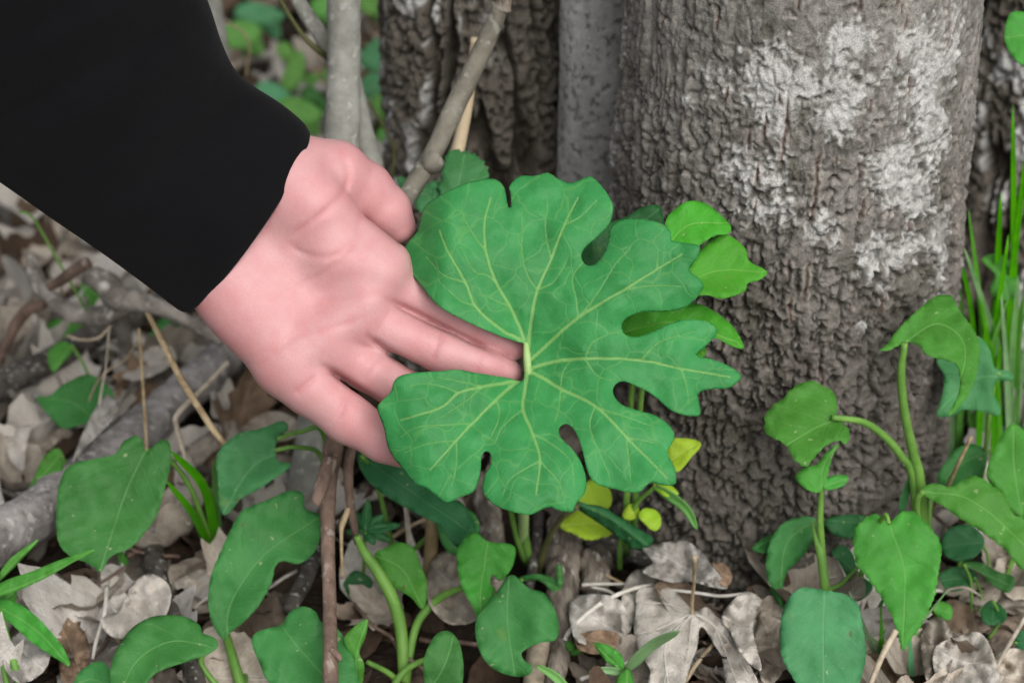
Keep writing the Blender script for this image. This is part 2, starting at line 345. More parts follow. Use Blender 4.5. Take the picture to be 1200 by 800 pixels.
def bark_main(s, z, T):
    per = 2*math.pi*MR; R_ = np.random.default_rng(4)
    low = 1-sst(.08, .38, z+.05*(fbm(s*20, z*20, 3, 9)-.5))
    n1 = wrapn(s, z, 40, 22, per, 4, 1); n2 = wrapn(s, z, 210, 240, per, 3, 2); n3 = wrapn(s, z, 420, 420, per, 2, 8)
    plate = np.abs(wrapn(s, z, 120, 38, per, 3, 5)-.5)*2
    dsp = .0022*(n1-.5) + (.0004+.0022*low)*(n2-.5) + (.0005+.0010*low)*(n3-.5) + .0004*sst(0, .25, plate)
    flake = np.abs(wrapn(s+.004*n2, z, 150, 95, per, 4, 44)-.5)*2; dsp += (.0003+.0042*low)*sst(0, .3, flake)+low*.004*(wrapn(s, z, 70, 60, per, 3, 47)-.5)
    sv = s-per/2                     # 0 faces the camera
    left = sst(-.045, -.085, sv)
    rid = wrapn(s, z, 130, 14, per, 3, 6); dsp += left*.005*(np.abs(rid-.5)*2-.4)
    g = .185+.16*(n1-.4)+.10*(n2-.5)+.16*(n3-.5)
    C = np.stack([g*1.04, g*.985, g*.90], -1)
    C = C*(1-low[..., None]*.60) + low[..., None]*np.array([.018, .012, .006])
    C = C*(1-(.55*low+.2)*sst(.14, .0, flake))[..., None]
    patches = [(930, 110, 75, 45), (1090, 70, 60, 75), (1065, 215, 55, 60), (885, 205, 38, 38), (895, 245, 32, 25), (1095, 150, 30, 80), (742, 182, 10, 22),
               (1040, 300, 50, 45), (1100, 290, 22, 60), (1120, 60, 25, 60), (985, 115, 45, 45), (1000, 60, 35, 30), (960, 270, 25, 22), (800, 120, 14, 14), (1090, 370, 30, 40), (1010, 380, 20, 16)]
    li = np.zeros_like(s)
    for (px, py, rx, ry) in patches:
        s0, z0 = on_main(px, py); ds = (s-s0+per/2) % per - per/2
        li = np.maximum(li, 1-np.sqrt((ds/(rx*.00052))**2+((z-z0)/(ry*.00055))**2)*.6)
    back = sst(.10, .16, np.abs(sv)); li = np.maximum(li, back*(wrapn(s, z, 22, 16, per, 3, 21)*1.3-.25))
    brk = wrapn(s, z, 60, 55, per, 4, 12)*.6+wrapn(s, z, 300, 260, per, 3, 13)*.4
    lm = sst(.52, .70, li*.62+brk*.85-.20+.25*(n3-.5))*.75
    wc = (.42+.26*(n3-.4))[..., None]*np.array([1.0, .995, .97])
    C = C*(1-lm[..., None])+wc*lm[..., None]; dsp += .0006*lm
    mo = sst(.60, .70, wrapn(s, z, 75, 60, per, 4, 31))*.45
    C = C*(1-mo[..., None])+np.array([.055, .052, .035])*mo[..., None]
    zc = z[:, 0]; sc = s[0]
    def stamp(s0, z0, hw, hh, fn):
        r0, r1 = np.searchsorted(zc, z0-hh), np.searchsorted(zc, z0+hh)
        c0, c1 = np.searchsorted(sc, s0-hw), np.searchsorted(sc, s0+hw)
        if r1 <= r0 or c1 <= c0: return
        zz, ss = np.meshgrid(zc[r0:r1]-z0, sc[c0:c1]-s0, indexing='ij'); fn((slice(r0, r1), slice(c0, c1)), ss, zz)
    for _ in range(3000):                             # arched corky pores
        s0, z0 = R_.uniform(0, per), R_.uniform(0, .75); wd = R_.uniform(.0014, .0042)*(1.4 if R_.random() < .12 else 1); k = R_.uniform(.35, 1.0)
        def f(ix, ss, zz):
            a = ss/wd; arch = zz/wd+.55*np.abs(a)
            arch = arch+.5*(fbm(ss*700+s0*99, zz*700, 2, 5)-.5); pit = np.exp(-(arch/.25)**2)*sst(1.1, .5, np.abs(a))*k; lip = np.exp(-((arch+.75)/.45)**2)*sst(.9, .3, np.abs(a))*k
            dsp[ix] += -.0013*pit+.0004*lip
            C[ix] = C[ix]*(1-.9*pit[..., None])+np.array([.03, .022, .017])*.9*pit[..., None]
            C[ix] = C[ix]*(1-.25*lip[..., None])+np.array([.36, .34, .31])*.25*lip[..., None]
        stamp(s0, z0, wd*1.3, wd*1.8, f)
    for _ in range(520):                              # reddish splits running up the bark
        s0, z0 = R_.uniform(0, per), R_.uniform(.12, .75); L = R_.uniform(.002, .009)*(1 if R_.random() < .9 else 3.5); ph = R_.uniform(0, 9); lean = R_.uniform(-.15, .15)
        def f(ix, ss, zz):
            x = ss-lean*zz-.004*(fbm(zz*120+ph, zz*0+ph, 3, 77)-.5)
            c = np.exp(-(x/.00055)**2)*sst(1, .55, np.abs(zz)/L); rim = np.exp(-((np.abs(x)-.0018)/.0009)**2)*sst(1, .55, np.abs(zz)/L)
            dsp[ix] += -.0012*c+.0004*rim
            C[ix] = C[ix]*(1-.85*c[..., None])+np.array([.085, .04, .026])*.85*c[..., None]
            C[ix] = C[ix]*(1-.3*rim[..., None])+np.array([.34, .31, .28])*.3*rim[..., None]
        stamp(s0, z0, .008, L, f)
    return dsp, np.clip(C, .008, .8)
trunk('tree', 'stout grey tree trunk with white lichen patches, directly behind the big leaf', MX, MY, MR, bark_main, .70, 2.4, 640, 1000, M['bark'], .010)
def bark_furrow(Rr, seed, bright=1.):
    def f(s, z, T):
        per = 2*math.pi*Rr; wob = (wrapn(s, z, 30, 14, per, 3, seed)-.5)*.02
        a = wrapn(s+wob+.03, z, 58, 9, per, 3, seed+1); b = wrapn(s, z, 110, 30, per, 3, seed+2); n = wrapn(s, z, 350, 300, per, 3, seed+3)
        ridge = sst(.025, .10, np.abs(a-.5))*sst(.14, .34, b+.3*np.abs(a-.5))*(.75+.25*sst(.3, .55, n))
        dsp = .012*(ridge-.75)+.005*(b-.5)+.004*(n-.5)
        top = np.clip(ridge*(.55+.9*(n-.4)), 0, 1)[..., None]
        C = np.array([.04, .033, .025])*(1+.9*(n-.5))[..., None]*(1-top)+np.array([.16, .142, .118])*bright*top
        sv = s-per/2
        li = (sst(.50, .62, wrapn(s, z, 70, 30, per, 4, seed+7))*sst(.5, .9, ridge)*sst(.02, -.02, sv))[..., None]*.85
        C = C*(1-li)+np.array([.46, .46, .45])*li
        return dsp, np.clip(C, .008, .8)
    return f
trunk('tree', 'dark deeply furrowed tree trunk left of the stout grey trunk', -.018, 1.17, .060, bark_furrow(.060, 50), .62, 2.4, 300, 520, M['furrow'], .012, (0.0, 0))
trunk('tree', 'dark rough tree trunk standing behind the tall grass', .345, 1.22, .068, bark_furrow(.068, 80, .8), .62, 2.4, 300, 420, M['furrow'], .012)
def bark_smooth(s, z, T):
    per = 2*math.pi*.024; n = wrapn(s, z, 90, 40, per, 4, 90); n2 = wrapn(s, z, 300, 300, per, 3, 91)
    pores = sst(.63, .72, wrapn(s, z, 330, 330, per, 2, 93))
    dsp = .0016*(n-.5)+.0008*(n2-.5)-.0007*pores
    g = .29+.18*(n-.4)+.09*(n2-.5); C = np.stack([g, g*.995, g*.96], -1)
    C = C*(1-.6*pores[..., None])+np.array([.04, .035, .028])*.6*pores[..., None]
    li = (sst(.6, .75, wrapn(s, z, 50, 30, per, 3, 97))*.5)[..., None]; C = C*(1-li)+np.array([.42, .43, .41])*li
    return dsp, np.clip(C, .01, .8)
trunk('tree', 'slim smooth grey stem squeezed between the furrowed and the stout trunk', .0505, 1.09, .024, bark_smooth, .62, 2.2, 130, 480, M['bark'], .006)

# ------------------------------------------------------------------ tubes, ribbons and blades
def tube_mesh(C3, r, seg=10, rough=0., seed=0, cap=True):
    C3 = np.asarray(C3, float); n = len(C3); tg = np.gradient(C3, axis=0); tg /= np.linalg.norm(tg, axis=1)[:, None]+1e-9
    ref = np.array([0.31, .91, .27]); u = np.cross(tg, ref); u /= np.linalg.norm(u, axis=1)[:, None]; v = np.cross(tg, u)
    a = np.linspace(0, 2*math.pi, seg, endpoint=False)
    L = np.concatenate([[0], np.cumsum(np.linalg.norm(np.diff(C3, axis=0), axis=1))])
    rr = np.repeat(np.asarray(r, float)[:, None], seg, 1)
    if rough:
        nn = fbm(np.cos(a)[None, :]*1.3+5+L[:, None]*90, np.sin(a)[None, :]*1.3+L[:, None]*60, 3, seed)-.5; rr = rr*(1+rough*2*nn)
    V = C3[:, None, :]+rr[..., None]*(np.cos(a)[None, :, None]*u[:, None, :]+np.sin(a)[None, :, None]*v[:, None, :])
    V = V.reshape(-1, 3); i = np.arange(n*seg).reshape(n, seg); j = np.roll(i, -1, 1)
    F = [tuple(q) for q in np.stack([i[:-1], j[:-1], j[1:], i[1:]], -1).reshape(-1, 4)]
    if cap:
        V = np.concatenate([V, C3[:1], C3[-1:]]); k = n*seg
        for e in range(seg):
            F.append((i[0, (e+1) % seg], i[0, e], k, k)); F.append((i[-1, e], i[-1, (e+1) % seg], k+1, k+1))
    m = bpy.data.meshes.new('tube'); m.from_pydata(V.tolist(), [], [tuple(int(x) for x in (q[:3] if q[2] == q[3] else q)) for q in F])
    m.polygons.foreach_set('use_smooth', np.ones(len(m.polygons), bool)); m.update(); return m
def tube(name, pts, mt, parent=None, mode='y', rough=.06, seg=9, per=6, seed=1):
    """pts: (px, py, y or z of that point, radius in px)"""
    q = spline(pts, per); d = d_of_y(q[:, 1], q[:, 2]) if mode == 'y' else d_of_z(q[:, 1], q[:, 2])
    c = P(q[:, 0], q[:, 1], d); return obj(name, tube_mesh(c, np.maximum(q[:, 3], .25)*d/FPX, seg, rough, seed), mt, parent)
def ribbon(name, pts, width, mt, parent=None, twist=.3, fold=.5):
    """a grass-like blade; pts: (px, py, y); width in px at its widest"""
    q = spline(pts, 7); n = len(q); t = np.linspace(0, 1, n); wd = width*.5*np.clip(np.minimum((t+.25)*2.2, 1), 0, 1)*np.sqrt(np.clip(1-t**2.6, 0, 1))+.2
    tg = np.gradient(q[:, :2], axis=0); tg /= np.linalg.norm(tg, axis=1)[:, None]+1e-9; nr = np.stack([-tg[:, 1], tg[:, 0]], 1)
    V = []; uv = []
    L = np.concatenate([[0], np.cumsum(np.linalg.norm(np.diff(q[:, :2], axis=0), axis=1))])*S*100
    for k in (-1, -.5, 0, .5, 1):
        x = q[:, :2]+nr*wd[:, None]*k; yy = q[:, 2]+twist*k*wd*S-fold*abs(k)*wd*S
        V.append(Y(x[:, 0], x[:, 1], yy)); uv.append(np.stack([k*wd*S*100+.2, L], 1))
    V = np.stack(V, 1).reshape(-1, 3); uv = np.stack(uv, 1).reshape(-1, 2); i = np.arange(n*5).reshape(n, 5)
    F = np.stack([i[:-1, :-1], i[:-1, 1:], i[1:, 1:], i[1:, :-1]], -1).reshape(-1, 4)
    m = mesh_np(name, V, F); uv_attr(m, uv); return thick(obj(name, m, mt, parent), .0003)
def hairs(q, parent, n=320, seed=3):
    """fine bristles along a stalk; q as for tube in upright mode"""
    R_ = np.random.default_rng(seed); q = spline(q, 6); d = d_of_y(q[:, 1], q[:, 2]); c = P(q[:, 0], q[:, 1], d); r = q[:, 3]*d/FPX
    t = R_.uniform(0, len(q)-1.01, n); i0 = t.astype(int); f_ = (t-i0)[:, None]; a = c[i0]*(1-f_)+c[i0+1]*f_; rr = r[i0]
    dv = R_.normal(size=(n, 3)); dv /= np.linalg.norm(dv, axis=1)[:, None]; tip = a+dv*(rr+R_.uniform(.0008, .0019, n))[:, None]; b0 = a+dv*(rr*.8)[:, None]
    sd_ = np.cross(dv, [.3, .8, .5]); sd_ /= np.linalg.norm(sd_, axis=1)[:, None]+1e-9
    V = np.concatenate([b0-sd_*.00009, b0+sd_*.00009, tip]); k = np.arange(n); o = obj('hairs', mesh_np('hairs', V, np.stack([k, k+n, k+2*n], 1)), M['hair'], parent); o['kind'] = 'stuff'
BN = [0]
def blade(name, outline, mid, mt, y=None, z=None, parent=None, tilt=.9, fold=.25, bow=0., wave=.004, saw=0., sawl=7., step=7., cur=0., seedoff=0, th=.0004):
    """leaf from its outline; y: upright plane it hangs in (or z: height it lies at); bow bends the tip, fold lifts the sides"""
    BN[0] += 1; sd_ = BN[0]*3+seedoff
    o = resample(spline(outline, 6, True), min(step*.55, 4), True)
    if saw:
        L = np.arange(len(o))*np.linalg.norm(o[1]-o[0]); c = o.mean(0)
        tg = np.roll(o, -1, 0)-np.roll(o, 1, 0); nr = np.stack([tg[:, 1], -tg[:, 0]], 1); nr /= np.linalg.norm(nr, axis=1)[:, None]+1e-9
        if np.mean(((o-c)*nr).sum(1)) < 0: nr = -nr
        o = o+nr*((((L+2*np.sin(L*.11+sd_))/sawl) % 1)-.5)[:, None]*saw*(.6+.8*noise(L*.05, L*0, sd_))[:, None]
    v, f = tri_patch(o, step)
    ml = spline(mid, 6); d, arc, side, L = segdist(v, ml); u = d*side; c = v.mean(0); hw = max(d.max(), 1)
    nn = fbm(v[:, 0]*.03+sd_, v[:, 1]*.03, 3, sd_)-.5; fine = fbm(v[:, 0]*.11+sd_, v[:, 1]*.11, 2, sd_+4)-.5
    quil = np.cos((arc-d*.85)/(.9/S/100)*2*math.pi)*np.clip(d/hw*2, 0, 1)*.0006
    t = arc/L
    off = -fold*d*S*(1-.45*d/hw)+bow*t*t+wave*1.9*nn+(.0012 if z is None else .0022)*fine+cur*(d/hw)**2+quil
    if z is not None: off = off+wave*.4*(np.abs(fbm(v[:, 0]*.06+sd_, v[:, 1]*.06, 3, sd_+9)-.5)*5-.6)
    if z is None:
        dep = d_of_y(v[:, 1], y+tilt*(c[1]-v[:, 1])*S+off)
    else:
        dep = d_of_z(v[:, 1], z-off*1.0)
    m = mesh_np(name, P(v[:, 0], v[:, 1], dep), f); uv_attr(m, np.stack([u, arc], 1)*S*100)
    return thick(obj(name, m, mt, parent), th)
def oval(cx, cy, a, b, ang, tipness=.25, n=14):
    """simple leaf outline, base first; returns outline and midrib"""
    ca, sa = math.cos(math.radians(ang)), math.sin(math.radians(ang)); o = []
    for k in range(n):
        t = 2*math.pi*k/n; x = -math.cos(t)*a; yv = math.sin(t)*b*(1-tipness*x/a)
        o.append((cx+x*ca-yv*sa, cy+x*sa+yv*ca))
    return o, [(cx-a*ca, cy-a*sa), (cx, cy), (cx+a*ca*.95, cy+a*sa*.95)]

# ------------------------------------------------------------------ person: hand, forearm and sleeve
HD = .972; HU = .0004
def surface_nets(Sd, org, h):
    n = Sd.shape; cnt = np.zeros([k-1 for k in n], np.int8); acc = np.zeros([k-1 for k in n]+[3], np.float32); num = np.zeros([k-1 for k in n], np.float32)
    cs = [(i, j, k) for i in (0, 1) for j in (0, 1) for k in (0, 1)]
    sub = {c: Sd[c[0]:n[0]-1+c[0], c[1]:n[1]-1+c[1], c[2]:n[2]-1+c[2]] for c in cs}
    for c in cs: cnt += (sub[c] < 0)
    mask = (cnt > 0) & (cnt < 8); I = np.argwhere(mask); val = {c: sub[c][mask] for c in cs}
    acc = np.zeros((len(I), 3)); num = np.zeros(len(I))
    for a in cs:
        for ax in range(3):
            if a[ax]: continue
            b = list(a); b[ax] = 1; b = tuple(b); va, vb = val[a], val[b]; x = (va < 0) != (vb < 0)
            t = np.where(x, va/np.where(x, va-vb, 1), 0); p = np.array(a, float)[None, :].repeat(len(I), 0); p[:, ax] += t
            acc += p*x[:, None]; num += x
    V = (I+acc/num[:, None])*h+org; idx = np.full(mask.shape, -1, np.int64); idx[mask] = np.arange(len(I)); Q = []
    for ax in range(3):
        s0 = [slice(0, k) for k in n]; s1 = list(s0); s0[ax] = slice(0, n[ax]-1); s1[ax] = slice(1, n[ax])
        A, B = Sd[tuple(s0)] < 0, Sd[tuple(s1)] < 0; e = np.argwhere(A != B); u, v = [q for q in range(3) if q != ax]
        e = e[(e[:, u] > 0) & (e[:, v] > 0) & (e[:, u] < n[u]-1) & (e[:, v] < n[v]-1)]
        def cell(du, dv):
            c = e.copy(); c[:, u] -= du; c[:, v] -= dv; return idx[c[:, 0], c[:, 1], c[:, 2]]
        q = np.stack([cell(1, 1), cell(0, 1), cell(0, 0), cell(1, 0)], 1); fl = A[e[:, 0], e[:, 1], e[:, 2]]
        if ax == 1: fl = ~fl
        q[~fl] = q[~fl][:, ::-1]; Q.append(q)
    return V, np.concatenate(Q)
def make_hand():
    h = 2.6; org = np.array([90., 40., -92.]); dims = (212, 200, 78)
    g = np.stack(np.meshgrid(*[np.arange(k, dtype=np.float32)*h+o for k, o in zip(dims, org)], indexing='ij'), -1)
    def cone(a, b):
        a, b = np.array(a, np.float32), np.array(b, np.float32); ab = b[:3]-a[:3]; pa = g-a[:3]
        t = np.clip((pa@ab)/(ab@ab), 0, 1); return np.sqrt(((pa-t[..., None]*ab)**2).sum(-1))-(a[3]+(b[3]-a[3])*t)
    def ell(c, r, ang=0):
        q = g-np.array(c, np.float32); ca, sa = math.cos(ang), math.sin(ang)
        x = q[..., 0]*ca+q[..., 1]*sa; y = -q[..., 0]*sa+q[..., 1]*ca
        k = np.sqrt((x/r[0])**2+(y/r[1])**2+(q[..., 2]/r[2])**2); return (k-1)*min(r)
    def smin(a, b, k):
        t = np.clip(.5+.5*(b-a)/k, 0, 1); return b*(1-t)+a*t-k*t*(1-t)
    def chain(pts, k=8):
        d = None
        for a, b in zip(pts[:-1], pts[1:]):
            c = cone(a, b); d = c if d is None else smin(d, c, k)
        return d
    # forearm and wrist
    palm = chain([(60, 30, -62, 62), (190, 165, -22, 56), (268, 240, 0, 52)], 30)
    palm = smin(palm, chain([(100, 55, -60, 60), (215, 140, -18, 54), (300, 215, 4, 46)], 30), 20)
    palm = smin(palm, chain([(60, 80, -60, 60), (160, 210, -18, 54), (240, 285, 0, 48)], 30), 20)
    # metacarpals
    for a, b in (((315, 205, 6, 42), (444, 320, 8, 37)), ((300, 240, 10, 40), (425, 362, 8, 36)), ((278, 282, 10, 40), (388, 402, 6, 36)), ((256, 318, 4, 42), (338, 428, 4, 37))):
        palm = smin(palm, cone(a, b), 22)
    palm = smin(palm, ell((282, 350, -8), (78, 46, 36), math.atan2(85, 75)), 24)         # heel below the little finger
    palm = smin(palm, ell((352, 228, -14), (74, 46, 40), math.atan2(62, 62)), 20)        # ball of the thumb
    palm = smin(palm, cone((388, 300, -16, 24), (442, 316, -10, 26)), 24); palm = smin(palm, cone((424, 284, 4, 26), (450, 306, 6, 27)), 16)
    palm = smin(palm, cone((425, 355, -14, 24), (345, 420, -12, 24)), 22)                # pads at the finger roots
    fingers = [
        [(436, 328, 12, 30), (490, 349, 18, 23), (548, 379, 20, 21), (603, 408, 22, 14.5)],                        # index
        [(418, 372, 2, 32), (458, 388, 3, 28), (522, 413, 4, 25), (566, 427, 8, 21.5), (597, 436, 12, 15)],   # middle
        [(380, 406, 2, 31), (430, 432, 10, 27.5), (485, 465, 26, 26), (535, 492, 42, 20)],                         # ring
        [(330, 430, 0, 32), (362, 453, 0, 32), (408, 490, 4, 29), (450, 516, 12, 25), (470, 527, 16, 21)]]         # little
    thumb = [(338, 196, 4, 42), (394, 202, 22, 36), (428, 222, 44, 31), (453, 247, 56, 27.5), (466, 265, 62, 21.5)]
    body = palm
    for i, f in enumerate(fingers): body = np.minimum(body, smin(palm, chain(f, 9), 13))
    body = np.minimum(body, smin(palm, chain(thumb[:3], 10), 12)); body = np.minimum(body, smin(chain(thumb[2:], 10), chain(thumb[:3], 10), 10))
    # creases: carved along lines across the palm side
    XY = np.stack([g[:, :, 0, 0].ravel(), g[:, :, 0, 1].ravel()], 1)
    cr = [([(400, 176), (408, 205), (402, 224), (385, 244), (350, 270), (335, 278)], 3.4, 5), ([(335, 281), (350, 294), (376, 301), (404, 294), (420, 274), (422, 250)], 2.6, 5),
          ([(424, 250), (446, 266), (474, 288)], 7.0, 5), ([(405, 300), (385, 316), (362, 328), (338, 339), (318, 352)], 2.2, 4), ([(447, 343), (430, 348), (400, 351), (378, 352)], 1.4, 5),
          ([(428, 370), (400, 381), (350, 392), (325, 410), (303, 428)], 2.2, 5), ([(432, 222), (438, 234), (437, 248)], 1.0, 4), ([(300, 300), (330, 318), (345, 352), (340, 395)], 1.2, 8),
          ([(370, 441), (357, 452), (344, 462)], 2.6, 4), ([(415, 461), (404, 472), (396, 494)], 2.2, 3.5), ([(519, 386), (512, 405), (506, 428)], 2.0, 3.5), ([(462, 362), (450, 378), (436, 402)], 1.2, 5),
          ([(455, 413), (440, 428), (428, 446)], 1.6, 4), ([(571, 408), (563, 422), (559, 440)], 1.2, 3.5), ([(545, 370), (536, 385)], 1.4, 3.5), ([(447, 214), (449, 226), (444, 246)], 1.2, 3.5), ([(380, 430), (392, 437), (412, 450), (436, 466), (452, 478)], 9, 5), ([(430, 394), (440, 401), (458, 413), (482, 428), (500, 440)], 8, 5), ([(452, 350), (466, 357), (490, 368), (525, 386), (575, 411), (590, 418)], 6, 4.5)]
    groove = np.zeros(len(XY)); red = []
    cr = [(a_, d_*(1.7 if n_ >= 8 else 1.15), w_*(.8 if n_ >= 8 else .75)) for n_, (a_, d_, w_) in enumerate(cr)]
    for pts, dep, wd in cr:
        p = spline(pts, 5); d, arc, _, L = segdist(XY, p); en = sst(0, .18, arc/L)*sst(1, .82, arc/L)*.8+.2
        groove = np.maximum(groove, dep*.62*np.exp(-(d/wd)**2)*en); red.append((p, wd, dep))
    gz = groove.reshape(dims[0], dims[1]); body = body+gz[:, :, None]*sst(25, 0, g[..., 2])
    V, F = surface_nets(body.astype(np.float32), org, h)
    for _ in range(2):                                                    # relax the grid steps
        e = np.concatenate([F[:, [0, 1]], F[:, [1, 2]], F[:, [2, 3]], F[:, [3, 0]]]); acc = np.zeros_like(V); c = np.zeros(len(V))
        np.add.at(acc, e[:, 0], V[e[:, 1]]); np.add.at(acc, e[:, 1], V[e[:, 0]]); np.add.at(c, e[:, 0], 1); np.add.at(c, e[:, 1], 1)
        V = V*.5+.5*acc/c[:, None]
    lab = np.arange(len(V))                                               # keep the one connected body
    for _ in range(4000):
        mn = lab[F].min(1); old = lab.copy()
        for c_ in range(4): np.minimum.at(lab, F[:, c_], mn)
        lab = lab[lab]
        if (lab == old).all(): break
    big = np.bincount(lab).argmax(); keep = lab == big; F = F[keep[F[:, 0]]]; mp_ = np.cumsum(keep)-1; V = V[keep]; F = mp_[F]
    # skin tone: redder fingertips and thumb, flushed blotches, pink lines
    tip = np.zeros(len(V))
    for f in fingers+[thumb]:
        t = np.array(f[-1][:3]); tip = np.maximum(tip, np.exp(-(np.linalg.norm(V-t, axis=1)/60)**2))
    tip = np.maximum(tip, .7*sst(400, 470, V[:, 0])*sst(300, 250, V[:, 1]))
    bl = fbm(V[:, 0]*.022, V[:, 1]*.022, 4, 60); bl2 = fbm(V[:, 0]*.09, V[:, 1]*.09, 3, 66)
    ln = np.zeros(len(V))
    for p, wd, dep in red: ln = np.maximum(ln, np.exp(-(segdist(V[:, :2], p)[0]/(wd*.8))**2)*min(1, dep/3))
    k = np.clip(.30+(bl-.5)*.8+(bl2-.5)*.45+.16*tip+.2*ln, 0, 1)[:, None]
    C = np.array([.535, .30, .302])*(1-k)+np.array([.50, .19, .195])*k
    m = mesh_np('person', P(V[:, 0], V[:, 1], HD+V[:, 2]*HU), F[:, ::-1]); col_attr(m, 'tint', C)
    o = obj('person', m, M['skin']); return tag(o, 'person in black sleeve holding an open bare hand palm up under the big lobed leaf', 'person')
person = make_hand()
def make_sleeve():
    m, t, b = mat('black_fleece'); vec = objvec(t); n = tnoise(t, 420, 4, vec); n2 = tnoise(t, 26, 4, vec)
    t.links.new(mix(t, n2, (.003, .0031, .0038), (.0065, .0067, .0078)), b.inputs['Base Color']); b.inputs['Roughness'].default_value = 1; b.inputs['Specular IOR Level'].default_value = .06
    b.inputs['Sheen Weight'].default_value = .03; b.inputs['Sheen Roughness'].default_value = .6
    bump(t, math_(t, 'ADD', math_(t, 'MULTIPLY', n, .3), n2), b, .5, .0018)
    # pairs of edge points, cuff first, and how far the section lies from the hand's depth
    sec = [((214, 365), (362, 153), 2, 60), ((206, 361), (354, 142), 0, 66), ((180, 341), (330, 122), -8, 70), ((120, 297), (283, 90), -28, 78), ((60, 256), (262, 55), -52, 88), ((0, 214), (243, 0), -80, 98),
           ((-70, 168), (215, -60), -110, 108), ((-180, 90), (150, -160), -150, 120), ((-420, -60), (0, -380), -230, 130), ((-760, -260), (-260, -700), -320, 150), ((-1150, -620), (-480, -1150), -400, 170)]
    A = spline([(*a, *b_, z, r) for a, b_, z, r in sec], 9); n_, ns = len(A), 72; V = []
    th = np.linspace(0, 2*math.pi, ns, endpoint=False)
    rows = [('in', 40), ('in', 18), ('in', 0)]
    cen = (A[:, :2]+A[:, 2:4])/2; hv = (A[:, 2:4]-A[:, :2])/2
    def ring(i, shrink=0., push=0.):
        c, hh = cen[i], hv[i]; l = np.linalg.norm(hh); k = (l-shrink)/l
        ax = cen[min(i+1, n_-1)]-cen[max(i-1, 0)]; ax = ax/np.linalg.norm(ax)
        arc = np.linalg.norm(cen[i]-cen[0])
        fo = 0
        if shrink == 0:
            fo = (fbm(th*0+arc*.016+.6*np.cos(th), np.sin(th)*1.3+arc*.004, 4, 71)-.5)*.2*min(1, arc/60+.08)
            fo = fo+.02*np.sin(arc*.075+2.2*np.cos(th)+1)*np.sin(th)*min(1, arc/80)
        x = c[0]+(np.cos(th)*hh[0])*k*(1+fo*np.abs(np.sin(th)))-ax[0]*push; y = c[1]+(np.cos(th)*hh[1])*k*(1+fo*np.abs(np.sin(th)))-ax[1]*push
        z = A[i, 4]+np.sin(th)*(A[i, 5]-shrink)*(1+2.2*fo)
        # the near half of the cuff bows towards the hand
        bowk = 20*np.clip(-np.sin(th), -.4, 1)*max(0, 1-arc/90); x = x-ax[0]*bowk; y = y-ax[1]*bowk
        return P(x, y, HD+z*HU)
    R_ = [ring(6, 9), ring(2, 8), ring(0, 6, -2), ring(0, 2.5, 1.5), ring(0, 0)]+[ring(i) for i in range(1, n_)]
    V = np.concatenate(R_); q = np.arange(len(R_)*ns).reshape(len(R_), ns); j = np.roll(q, -1, 1)
    F = np.stack([q[:-1], q[1:], j[1:], j[:-1]], -1).reshape(-1, 4)
    o = obj('sleeve', mesh_np('sleeve', V, F), m, person); o['label'] = 'black fleece sleeve'
    a = np.array(R_[-1]).mean(0); 
make_sleeve()

# ------------------------------------------------------------------ the big lobed leaf on its stalk
BIG = [(614.8,404),(606,400),(582,392),(554,380),(526,366),(506,350),(490,330),(476,312),(472.8,294),(480,282),(490,270),(494,252),(500,240),(510,232),(530,222),(550,214),(572,210),(584,212),(591,222),(594,236),(596.4,244),(599,241),(598,228),(597,218),(610,207),(626,207),(642,203),(654,210),(666,215),(678,212),(692,207),(706,220),(716,236),(718,248),(712,264),(698,279),(686,290),(681,300),(686,310),(696,310),(708,298),(713,280),(717,266),(728,258),(750,256),(774,262),(786,272),(787,282),(802,285),(818,288),(818,300),(808,316),(820,328),(823,338),(814,352),(798,362),(774,365),(750,366),(734,372),(728,382),(732,392),(746,395),(762,390),(782,380),(802,375),(826,376),(838,382),(839,392),(826,406),(816,416),(838,422),(858,432),(869,442),(854,454),(830,456),(818,462),(820,478),(818,487),(802,486),(786,480),(774,470),(762,460),(746,452),(730,447),(720,452),(719,462),(728,474),(746,480),(766,486),(782,496),(790,508),(786,520),(782,530),(790,548),(792,560),(790,568),(776,568),(762,565),(750,576),(734,576),(716,572),(698,566),(689,554),(685,538),(680,520),(672,503),(662,497),(655,502),(656,512),(668,524),(679,538),(685,552),(687,566),(685,577),(674,590),(670,600),(654,598),(642,594),(622,602),(602,600),(582,592),(568,580),(565.5,568),(569,555),(575,544),(575,532),(569,529),(564,534),(563,548),(560.5,563),(554,576),(538,582),(524,588),(512,580),(500,571),(486,566),(474,552),(462,536),(454,520),(450,500),(444,484),(444,474),(458,460),(464,444),(482,437),(510,435),(534,433),(562,438),(590,442),(610,446),(614,440),(613,422)]
MAINV = [[(617,406),(605,395),(590,388),(558,360),(546,332),(526,296),(516,270)], [(617,406),(610,385),(598,360),(582,332),(570,296),(568,260),(575,232)], [(619,412),(624,370),(630,340),(646,304),(662,264),(678,232)],
    [(620,424),(640,405),(678,372),(730,340),(770,316),(800,298)], [(621,432),(650,424),(686,420),(750,422),(798,432),(855,442)], [(622,436),(640,445),(658,456),(698,476),(734,512),(762,540),(782,560)],
    [(618,440),(616,455),(613,480),(624,508),(633,540),(628,580)], [(617,440),(606,448),(582,468),(554,496),(535,516),(505,550)], [(616,440),(602,447),(566,453),(538,460),(515,478),(470,492)]]
